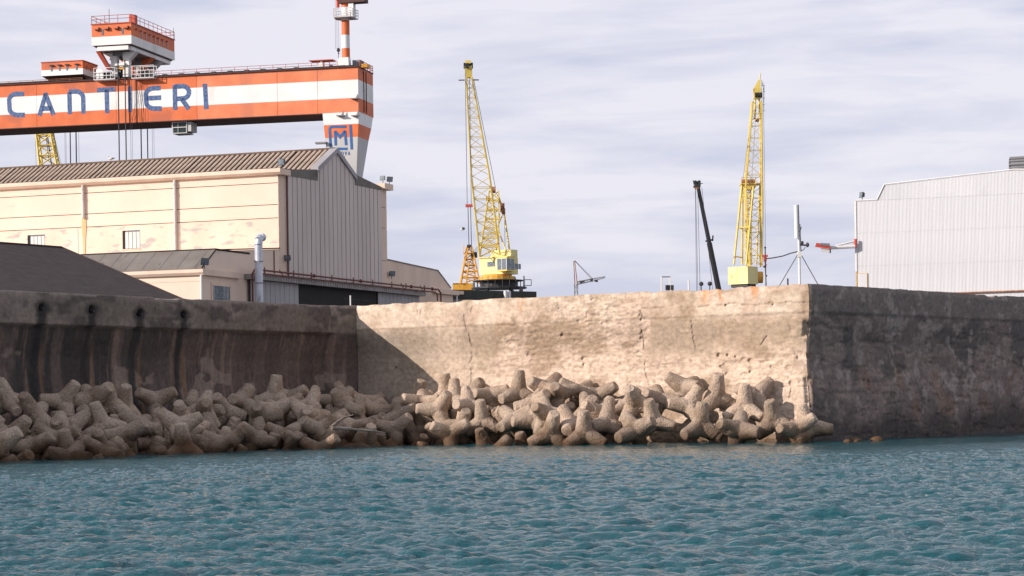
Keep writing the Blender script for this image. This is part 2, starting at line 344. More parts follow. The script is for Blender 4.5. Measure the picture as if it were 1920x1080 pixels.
ys = [24.0]
while ys[-1] < 122: ys.append(ys[-1]+0.0019*ys[-1])
while ys[-1] < 3000: ys.append(ys[-1]*1.15)
pre = [-2500, -900, -300, -100, -30, 0, 8, 15, 20, 22, 23.5]; ys = np.array(pre+ys)
xc = np.arange(-19, 19.01, .06); ox = [19.0]; st_ = .06
while ox[-1] < 3000: st_ *= 1.022 if ox[-1] < 40 else 1.3; ox.append(ox[-1]+st_)
ox = ox[1:]
xs = np.array([-x for x in ox[::-1]]+list(xc)+ox)
X, Y = np.meshgrid(xs, ys)
H = np.zeros_like(X); DX = np.zeros_like(X); DY = np.zeros_like(X)
for (n, L, lo, hi, wind, seed, s) in ((512, 29.0, .16, 1.05, math.radians(-84), 3, .19), (512, 15.0, .10, .5, math.radians(-62), 8, .19), (256, 43.0, .9, 3.2, math.radians(-98), 12, .065)):
    h, dx, dy = wave_tile(n, L, lo, hi, wind-.13*seed, seed); ca, sa = math.cos(.13*seed), math.sin(.13*seed)
    U = X*ca+Y*sa; Vv = -X*sa+Y*ca
    H += s*samp(h, U, Vv, L); a = s*samp(dx, U, Vv, L); b = s*samp(dy, U, Vv, L); DX += (a*ca-b*sa); DY += (a*sa+b*ca)
dist = np.minimum.reduce([seg_dist(X, Y, a, b) for a, b in ((LF, A_), (B_, C_), (C_, RF))])
calm = 0.22+0.78*sst(11, 40, dist+14*(fbm(X/16, Y/16, 3, 64)-.5))
amp = calm*(0.75+.5*fbm(X/14, Y/22, 3, 60))*sst(160, 125, Y)*sst(60, 45, np.abs(X))*sst(20, 26, Y)
V = np.stack([X+DX*amp*.8, Y+DY*amp*.8, H*amp], -1).reshape(-1, 3)
dr = seg_dist(X, Y, C_+dR_*9, RF); foam = sst(2.6, .3, dr)*sst(.50, .60, fbm(X*1.1, Y*1.6, 4, 61))+.6*sst(.5, .1, dr)*sst(.5, .6, fbm(X*2, Y*2, 3, 62))
foam = np.stack([np.clip(foam, 0, 1), calm, calm*0], -1).reshape(-1, 3)
tag(np_mesh('sea_water', V, grid_faces(len(xs), len(ys)), M['water'], tint=foam), 'choppy teal harbour water in front of the breakwater', 'sea', kind='structure')
del X, Y, H, DX, DY, V, dist, amp

# quay ground behind the sea walls
PL = [LF, A_, B_, C_, RF]
inl = []
for i, p in enumerate(PL):
    a = PL[max(i-1, 0)]; b = PL[min(i+1, len(PL)-1)]; d1 = (p-a).normalized() if i else (b-p).normalized(); d2 = (b-p).normalized() if i < len(PL)-1 else d1
    n1 = Vector((-d1.y, d1.x)); n2 = Vector((-d2.y, d2.x)); m = (n1+n2); m = m/(1+n1.dot(n2)); inl.append((n1, n2, m))
gp = [p+q[2]*1.2 for p, q in zip(PL, inl)]
pts = [(p.x, p.y) for p in gp]+[(900, gp[-1].y+300), (900, 1500), (-1200, 1500), (-1200, gp[0].y-4), ]
g = MB(); g.prism(pts, 'z', -3, 3.98); tag(g.build('quay_ground', M['ground']), 'asphalt quay ground of the shipyard behind the sea walls', 'ground', kind='structure')
sb = MB(); sb.box((-400, 60, -5), (400, 170, -3.2)); tag(sb.build('seabed', M['ground']), 'sandy seabed under the breakwater blocks', 'seabed', kind='structure')

# ------------------------------------------------------------------ the three sea walls
TOPZ = 8.5; TH = 1.9
def wall_hit(px, py, P, Q):
    d = (Q-P); L = d.length; d = d/L; n = Vector((-d.y, d.x)); r = ray(px, py)
    t = (P.x*n.x+P.y*n.y)/(r.x*n.x+r.y*n.y); x = r.x*t; y = t
    return ((x-P.x)*d.x+(y-P.y)*d.y, CAM_H+r.z*t)
def polydist(S, Zz, pts):
    r = np.full(S.shape, 1e9)
    for (a, b), (c, d) in zip(pts, pts[1:]):
        l2 = (c-a)**2+(d-b)**2; t = np.clip(((S-a)*(c-a)+(Zz-b)*(d-b))/l2, 0, 1); r = np.minimum(r, np.hypot(S-a-t*(c-a), Zz-b-t*(d-b)))
    return r
def lerp3(a, b, t): return a+(np.array(b)-a)*t[..., None]

def sea_wall(name, i, P, Q, mP, mQ, step, profile, relief, colour, label, top_rough=.06):
    """one wall: front face with real relief, top with worn edge and a plain landward face"""
    L = (Q-P).length; z0 = -3.0
    nx = int(L/step)+1; nz = int((TOPZ-z0)/step)+1
    s = np.linspace(0, 1, nx); z = np.linspace(z0, TOPZ, nz); S, Zz = np.meshgrid(s*L, z)
    chip = (fbm(S*1.3, S*0+i*7, 4, 90)-.5)*2*top_rough+(np.minimum(fbm(S*.55, S*0+3+i, 3, 95)-.34, 0))*.9
    k = sst(TOPZ-.5, TOPZ, Zz); Zd = Zz+np.minimum(chip, .03)*k
    rl = relief(S, Zz)
    if i in (1, 2): rl = rl*sst(0, .35, L-S)*(sst(0, .35, S) if i == 2 else 1)
    off = profile(Zz, S)+rl-.10*k**3
    T = (S/L)[..., None]
    base = np.array([P.x, P.y])*(1-T)+np.array([Q.x, Q.y])*T; mm = np.array([mP.x, mP.y])*(1-T)+np.array([mQ.x, mQ.y])*T
    XY = base-mm*off[..., None]
    V = np.concatenate([XY, Zd[..., None]], -1).reshape(-1, 3); tint = colour(S, Zz).reshape(-1, 3)
    F = grid_faces(nx, nz)
    # top and back rows
    t1 = s[:, None]; b2 = np.array([P.x, P.y])*(1-t1)+np.array([Q.x, Q.y])*t1; m2 = np.array([mP.x, mP.y])*(1-t1)+np.array([mQ.x, mQ.y])*t1
    rows = []; cr = []
    ct = tint.reshape(nz, nx, 3)[-1]
    for o_, zz in ((-.35, TOPZ+.0), (-TH+.1, TOPZ-.02), (-TH, 3.5)):
        rows.append(np.c_[b2-m2*o_, np.full(nx, zz)+(np.minimum(chip[-1], .03)*.5 if zz > 8 else 0)]); cr.append(ct*0+np.array([.42, .36, .31])*(.8+.4*fbm(s*L*.8, s*0+zz, 3, 5))[:, None])
    n0 = len(V)-nx; V = np.concatenate([V]+rows); tint = np.concatenate([tint]+cr)
    F = np.concatenate([F, grid_faces(nx, 4)+n0])
    o = np_mesh('wall_body', V, F, M['sea_wall'], tint=tint)
    e = empty(name, (P.x, P.y, 0)); o.parent = e; o.matrix_parent_inverse = Matrix.Identity(4); o.location = (-P.x, -P.y, 0)
    tag(e, label, 'sea wall')
    return e
def local(e, o):
    """parent o to e keeping its place"""
    o.parent = e; o.location = o.location-e.location
    return o

# --- centre wall: sunlit, eroded courses of stone under a battered coping
def prof_c(Z, S):
    r = -.42*sst(6.95, 5.0, Z)*sst(2.4, 4.4, Z)-.07*sst(7.05, 6.9, Z)
    return r-.06*sst(3.05, 2.97, Z)*0+.12*sst(2.9, 1.0, Z)
cw = lambda x, y: wall_hit(x, y, B_, C_)
LC = (C_-B_).length
cracks = [[cw(*p) for p in q] for q in (
    [(873, 590), (872, 612), (880, 628), (884, 650), (885, 668), (879, 683)],
    [(883, 690), (884, 722)],
    [(1206, 560), (1199, 578), (1203, 592), (1199, 610), (1208, 628), (1213, 650), (1214, 690), (1217, 722)],
    [(1199, 590), (1190, 603), (1180, 612)],
    [(1203, 579), (1260, 577), (1340, 571), (1420, 570), (1514, 565)],
    [(1180, 727), (1235, 728), (1300, 722), (1400, 726), (1514, 722)],
    [(1232, 683), (1262, 682), (1300, 676)],
    [(1487, 727), (1481, 752), (1472, 768)], [(1297, 592), (1308, 655)], [(885, 575), (884, 586)], [(1265, 590), (1272, 585)],
    [(785, 577), (781, 588)], [(791, 578), (789, 586)], [(1432, 645), (1440, 630)])]
pits = [(cw(*p), r) for p, r in (((1488, 718), .17), ((1413, 676), .14), ((1353, 665), .10), ((1370, 665), .09), ((1233, 727), .14), ((1180, 724), .10), ((1385, 668), .09), ((1097, 672), .14), ((1097, 683), .10), ((1362, 573), .06), ((1450, 571), .06), ((741, 690), .10), ((1055, 628), .1), ((1360, 706), .16), ((1368, 702), .14), ((1412, 697), .10))]
cr_w = [.05]*len(cracks); cr_w[4] = .03; cr_w[5] = .05; cr_w[8] = .03
def rough_zone(S, Z):
    a = sst(10.3, 11.6, S+(fbm(S*.8, Z*1.2, 3, 40)-.5)*2.0)          # bare stone starts right of the plaster
    b = sst(5.2, 3.6, Z+(fbm(S*.5, Z*.5, 3, 41)-.5)*2.0)*sst(2.5, 5, S)*.8 # plaster lost low down
    c = 1-.75*sst(21.2, 21.7, S)*sst(4.3, 5.2, Z+(fbm(S*.4, Z*.6, 2, 43)-.5)*1.6)
    t = 1-.8*sst(6.9, 7.2, Z)*(1-sst(13, 15, S)*(1-sst(20.5, 21.0, S)))
    return np.clip(a+b, 0, 1)*c*t
def rel_c(S, Z):
    g = rough_zone(S, Z)
    w1 = (fbm(S*.5, Z*.6, 3, 50)-.5); zz = Z+w1*.9
    row = zz/.30; ri = np.floor(row); course = sst(0, .30, np.minimum(row-ri, 1-row+ri)+(fbm(S*3, Z*5, 3, 51)-.5)*.5)
    layer = vn(S*.45+ri*3.7, ri*5.3, 52)                                # each course weathers back by its own amount
    lump = 1-np.abs(2*fbm(S*2.4, zz*5.5, 5, 53)-1)
    r = g*(.030*course*layer+.03*(lump-.8)+.045*(fbm(S*.9, Z*2.6, 5, 54)-.5)+.06*(fbm(S*4.0, Z*13, 4, 49)-.5)+.03*sst(.45, .6, fbm(S*2.6, Z*6.5, 3, 46)))-.03*g
    r = r*.75
    r = r+.02*(fbm(S*2.2, Z*2.2, 4, 55)-.5)+.06*(fbm(S*.35, Z*.35, 2, 56)-.5)
    r = r-.06*sst(.69, .74, fbm(S*.9, Z*2.2, 3, 57))*g
    for c, w in zip(cracks, cr_w):
        d = polydist(S+(fbm(S*1.3, Z*1.3, 4, 58)-.5)*.35, Z+(fbm(S*1.3+9, Z*1.3, 4, 48)-.5)*.25, c); br = sst(.30, .5, fbm(S*1.8, Z*1.8, 2, 47)); r = r-.06*br*(1-sst(w*.2, w*.95, d))
    for (a, b), q in pits:
        r = r-.12*(1-sst(q*.5, q*1.15, np.hypot((S-a)*.75, Z-b)+(fbm(S*3, Z*3, 2, 59)-.5)*.05))
    # corner to the right is broken away in bites, long gouges beside it low down
    r = r-.2*sst(.42, .0, LC-S)*sst(.42, .62, fbm(S*.2, Z*1.3, 3, 61))-.06*sst(.8, 0, LC-S)
    r = r-.10*sst(.62, .70, fbm(S*.55+Z*.5, Z*3.0, 3, 64))*sst(23, 24, S)*sst(2.9, 3.3, Z)*sst(5.0, 4.0, Z)
    return r
def col_c(S, Z):
    g = rough_zone(S, Z); c = np.zeros(S.shape+(3,))+np.array((.43, .34, .28))
    n = fbm(S*.45, Z*.45, 4, 70); c = lerp3(c, (.51, .415, .34), sst(.4, .62, n))
    c = lerp3(c, (.55, .445, .375), g*sst(.35, .6, fbm(S*1.5, Z*3.4, 4, 71))*.9)
    c = lerp3(c, (.29, .215, .155), .8*sst(.50, .66, fbm(S*.5, Z*.9, 5, 72)))
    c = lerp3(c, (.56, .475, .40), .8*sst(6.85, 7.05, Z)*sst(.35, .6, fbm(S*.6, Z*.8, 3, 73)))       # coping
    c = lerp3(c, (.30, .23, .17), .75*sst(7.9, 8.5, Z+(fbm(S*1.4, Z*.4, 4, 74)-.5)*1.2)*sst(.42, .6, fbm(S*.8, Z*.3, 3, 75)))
    st = fbm(S*3.2, Z*.22, 4, 76)
    c = lerp3(c, (.30, .24, .185), .65*sst(.5, .68, st)*sst(7.0, 6.6, Z)*sst(4.6, 6.6, Z))          # run-off below the coping
    c = lerp3(c, (.36, .29, .23), .8*sst(21.4, 21.8, S)*sst(25.9, 25.6, S)*sst(6.9, 6.7, Z)*sst(4.6, 5.2, Z+(n-.5)))
    c = lerp3(c, (.36, .28, .21), .55*sst(25.7, 26, S)*sst(6.9, 6.5, Z)*sst(4.0, 6.2, Z+(n-.5)*2))
    c = lerp3(c, (.40, .34, .28), .5*sst(10.8, 10.2, S)*sst(6.95, 6.8, Z))
    c = lerp3(c, (.26, .23, .20), .75*sst(8.0, 0.0, S+(n-.5)*3)*sst(7.0, 6.5, Z))                  # darker towards the inner corner, below the coping
    for x, w in ((25.1, .45), (28.2, .35), (12.5, .2), (26.1, .2)):
        c = lerp3(c, (.48, .21, .07), .8*sst(w, 0, np.abs(S-x)+(fbm(S*6, Z*1.2, 3, 77)-.5)*.5)*sst(7.35, 8.3, Z+(fbm(S*5, Z, 3, 78)-.5)*.9))
    for q in cracks:
        c = lerp3(c, (.20, .15, .11), .55*sst(.3, .5, fbm(S*1.8, Z*1.8, 2, 47))*(1-sst(.01, .07, polydist(S+(fbm(S*1.3, Z*1.3, 4, 58)-.5)*.35, Z+(fbm(S*1.3+9, Z*1.3, 4, 48)-.5)*.25, q))))
    c = lerp3(c, (.16, .11, .075), sst(1.1, .3, Z+(n-.5)*1.5))
    c = c*1.06; c = lerp3(c, (.27, .21, .16), .5*g*sst(.55, .7, fbm(S*3.5, Z*9, 4, 81)))
    return c*np.array((.98, .945, .885))*(1+.4*(fbm(S*4, Z*9, 4, 79)-.5))[..., None]

# --- left wall: shaded, smooth coping, black run-off below four drains
lw = lambda x, y: wall_hit(x, y, L0_, A_)
LOFF = (L0_-LF).length
drains = [(lw(*p)[0]+LOFF, lw(*p)[1]) for p in ((78, 577), (172, 581), (262, 587), (345, 590))]
def prof_l(Z, S): return -.34*sst(6.76, 6.72, Z)-.42*sst(6.7, 4.9, Z)*sst(1.8, 4.2, Z)
def rel_l(S, Z):
    r = .03*(fbm(S*1.6, Z*1.6, 4, 110)-.5)+.06*(fbm(S*.3, Z*.3, 2, 111)-.5)
    r = r-.035*(1-sst(.01, .05, np.abs(Z-7.22+(fbm(S*.7, Z*0, 3, 112)-.5)*.25)))*sst(.4, .55, fbm(S*.4, Z*0+2, 2, 113))
    r = r-.04*sst(.60, .68, fbm(S*1.2, Z*.9, 3, 114))*sst(6.7, 6.5, Z)
    sj = (S/4.6)-np.floor(S/4.6); r = r-.04*(1-sst(.0, .012, np.minimum(sj, 1-sj)))
    for a, b in drains: r = r-.4*(1-sst(.11, .20, np.hypot((S-a)*.8, Z-b)+(fbm(S*3, Z*3, 2, 115)-.5)*.12))
    return r
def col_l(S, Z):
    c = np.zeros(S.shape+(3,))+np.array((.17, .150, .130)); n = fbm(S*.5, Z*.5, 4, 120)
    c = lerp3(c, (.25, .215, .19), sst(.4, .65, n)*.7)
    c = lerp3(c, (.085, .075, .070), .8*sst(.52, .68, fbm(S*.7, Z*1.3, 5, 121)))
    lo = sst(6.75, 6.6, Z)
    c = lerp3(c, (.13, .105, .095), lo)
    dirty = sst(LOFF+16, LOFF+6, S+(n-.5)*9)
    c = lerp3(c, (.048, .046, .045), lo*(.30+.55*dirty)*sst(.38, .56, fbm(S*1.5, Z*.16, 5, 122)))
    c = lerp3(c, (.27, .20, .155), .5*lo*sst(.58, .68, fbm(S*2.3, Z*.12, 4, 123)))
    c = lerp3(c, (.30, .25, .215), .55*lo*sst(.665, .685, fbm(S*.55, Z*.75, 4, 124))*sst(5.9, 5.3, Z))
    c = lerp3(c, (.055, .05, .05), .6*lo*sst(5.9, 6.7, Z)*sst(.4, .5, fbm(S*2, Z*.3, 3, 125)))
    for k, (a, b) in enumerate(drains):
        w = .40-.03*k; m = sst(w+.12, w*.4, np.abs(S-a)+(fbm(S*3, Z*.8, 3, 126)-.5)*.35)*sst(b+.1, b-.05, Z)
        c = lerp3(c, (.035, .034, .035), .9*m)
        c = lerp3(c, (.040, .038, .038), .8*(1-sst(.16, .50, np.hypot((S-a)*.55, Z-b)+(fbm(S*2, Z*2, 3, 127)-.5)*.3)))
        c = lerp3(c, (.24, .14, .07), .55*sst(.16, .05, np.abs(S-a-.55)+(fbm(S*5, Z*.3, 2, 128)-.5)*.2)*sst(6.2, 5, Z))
    c = lerp3(c, (.30, .26, .23), .6*sst(8.38, 8.46, Z+(fbm(S*1.1, Z*0, 4, 129)-.5)*.25))  # sunlit highlight along the worn top edge, painted into the tint
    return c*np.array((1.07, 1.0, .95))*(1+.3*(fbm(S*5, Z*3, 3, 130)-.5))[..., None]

# --- right wall: shaded, dark, scarred
def prof_r(Z, S): return prof_c(Z, S)*sst(30, 6, S)-.05*sst(7.0, 6.9, Z)
def rel_r(S, Z):
    r = .09*(fbm(S*1.2, Z*1.8, 5, 140)-.5)+.05*(fbm(S*5, Z*5, 3, 141)-.5)+.08*(fbm(S*.3, Z*.4, 2, 142)-.5)
    r = r-.05*(1-sst(.02, .07, np.abs(Z-2.98+(fbm(S*.8, Z*0, 3, 143)-.5)*.12)))*sst(19, 17.5, S)
    r = r-.07*sst(.60, .66, fbm(S*.8, Z*3.5, 4, 144))*sst(7.3, 6.6, Z)
    r = r-.10*(1-sst(.35, .5, np.hypot((S-8.6)*.45, (Z-2.35)*1.6)))-.2*sst(.35, 0, S)*sst(.45, .62, fbm(S*.2, Z*1.3, 3, 61))
    r = r-.05*sst(.5, .54, fbm(S*2.2, Z*0+4, 2, 145))*sst(2.95, 3.1, Z)*sst(3.5, 3.3, Z)
    return r-.05*(1-sst(.0, .05, np.abs(S-18.1)))*sst(3.5, 3, Z)
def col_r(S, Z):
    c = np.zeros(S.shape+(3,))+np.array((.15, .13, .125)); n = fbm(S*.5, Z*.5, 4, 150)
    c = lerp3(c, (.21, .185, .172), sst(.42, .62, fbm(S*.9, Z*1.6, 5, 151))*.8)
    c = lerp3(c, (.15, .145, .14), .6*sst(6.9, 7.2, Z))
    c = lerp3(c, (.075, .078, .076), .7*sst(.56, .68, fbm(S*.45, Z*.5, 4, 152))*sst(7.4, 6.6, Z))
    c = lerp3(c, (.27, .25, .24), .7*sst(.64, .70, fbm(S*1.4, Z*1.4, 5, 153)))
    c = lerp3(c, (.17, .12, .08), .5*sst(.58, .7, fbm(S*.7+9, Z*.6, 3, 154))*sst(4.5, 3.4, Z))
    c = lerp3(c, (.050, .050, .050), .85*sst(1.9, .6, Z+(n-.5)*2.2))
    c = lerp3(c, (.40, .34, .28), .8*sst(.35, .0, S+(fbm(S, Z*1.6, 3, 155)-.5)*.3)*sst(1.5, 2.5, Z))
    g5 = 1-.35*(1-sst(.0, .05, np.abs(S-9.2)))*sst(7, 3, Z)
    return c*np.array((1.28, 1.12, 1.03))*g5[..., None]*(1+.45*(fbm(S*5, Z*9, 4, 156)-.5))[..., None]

m_ = [q[2] for q in inl]
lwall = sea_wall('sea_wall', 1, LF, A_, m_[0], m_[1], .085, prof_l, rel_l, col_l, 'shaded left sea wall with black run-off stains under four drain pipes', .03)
chw = sea_wall('sea_wall', 2, A_, B_, m_[1], m_[2], .07, lambda Z, S: -(.34-.24*sst(.0, .3, S))*sst(6.76, 6.72, Z)-.42*sst(6.7, 4.9, Z)*sst(1.8, 4.2, Z), lambda S, Z: .03*(fbm(S*1.6, Z*1.6, 4, 210)-.5),
               lambda S, Z: col_l(S*0+LOFF+18+S, Z), 'short shaded corner section of sea wall between the stained wall and the sunlit wall', .03)
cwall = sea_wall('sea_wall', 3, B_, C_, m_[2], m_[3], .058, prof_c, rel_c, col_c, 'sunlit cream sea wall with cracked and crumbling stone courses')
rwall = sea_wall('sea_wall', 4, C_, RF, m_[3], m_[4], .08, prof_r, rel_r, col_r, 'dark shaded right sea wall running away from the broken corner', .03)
for a, b in drains:
    p = LF+dL_*a; nrm = Vector((dL_.y, -dL_.x)); q = Vector((p.x, p.y, b))+Vector((nrm.x, nrm.y, 0))*-.45
    mb = MB(); mb.tube(q, q+Vector((nrm.x, nrm.y, -.10))*.60, .07, .07, 10); o = mb.build('drain_pipe', M['dark_steel']); local(lwall, o)

# ------------------------------------------------------------------ tetrapods heaped along the walls
TL = 1.30
def tetrapod_mesh(seed, tip=.30, base=.465):
    dirs = [Vector((0, 0, 1))]+[Vector((math.sqrt(8)/3*math.cos(a), math.sqrt(8)/3*math.sin(a), -1/3)) for a in (0, 2*math.pi/3, 4*math.pi/3)]
    mb = MB(); n = 20
    for d in dirs:
        d = Vector(d); up = Vector((1, 0, 0)) if abs(d.x) < .8 else Vector((0, 1, 0)); x = d.cross(up).normalized(); y = d.cross(x); vs = []; prof = [(0, base*.55), (.30, base), (TL-.05, tip), (TL, tip*.88)]
        for z, r in prof: vs += [d*z+(x*math.cos(2*math.pi*i/n)+y*math.sin(2*math.pi*i/n))*r for i in range(n)]
        fs = [(k*n+i, k*n+(i+1) % n, (k+1)*n+(i+1) % n, (k+1)*n+i) for k in range(len(prof)-1) for i in range(n)]+[tuple(range(n))[::-1], tuple(range(3*n, 4*n))]
        mb.add(vs, fs)
    mb.ball((0, 0, 0), base*1.12, 16)
    o = mb.build('tetrapod_source', M['tetra']); r = o.modifiers.new('r', 'REMESH'); r.mode = 'VOXEL'; r.voxel_size = .043
    s = o.modifiers.new('s', 'SMOOTH'); s.factor = .5; s.iterations = 1
    dg = bpy.context.evaluated_depsgraph_get(); me = bpy.data.meshes.new_from_object(o.evaluated_get(dg)); me.name = 'tetrapod'
    bpy.data.objects.remove(o)
    co = np.zeros(len(me.vertices)*3, np.float32); me.vertices.foreach_get('co', co); co = co.reshape(-1, 3)
    nn = np.zeros(len(me.vertices)*3, np.float32); me.vertex_normals.foreach_get('vector', nn); nn = nn.reshape(-1, 3)
    h = (fbm(co[:, 0]*1.3+seed*9, co[:, 1]*1.3+co[:, 2]*1.1, 4, 300+seed)-.5)*.05+(fbm(co[:, 0]*5+co[:, 2]*3, co[:, 1]*5-co[:, 2]*2.2+seed, 3, 310+seed)-.5)*.03
    h = h-.04*sst(.68, .74, fbm(co[:, 0]*2.1+co[:, 2], co[:, 1]*2.1-co[:, 2]*1.3+seed*5, 2, 320+seed))
    co = co+nn*h[:, None]; me.vertices.foreach_set('co', co.astype(np.float32).ravel())
    me.polygons.foreach_set('use_smooth', [True]*len(me.polygons)); me.update(); me.materials.clear(); me.materials.append(M['tetra'])
    return me
TM = [tetrapod_mesh(1), tetrapod_mesh(2), tetrapod_mesh(3, .315, .49), tetrapod_mesh(4, .285, .455)]
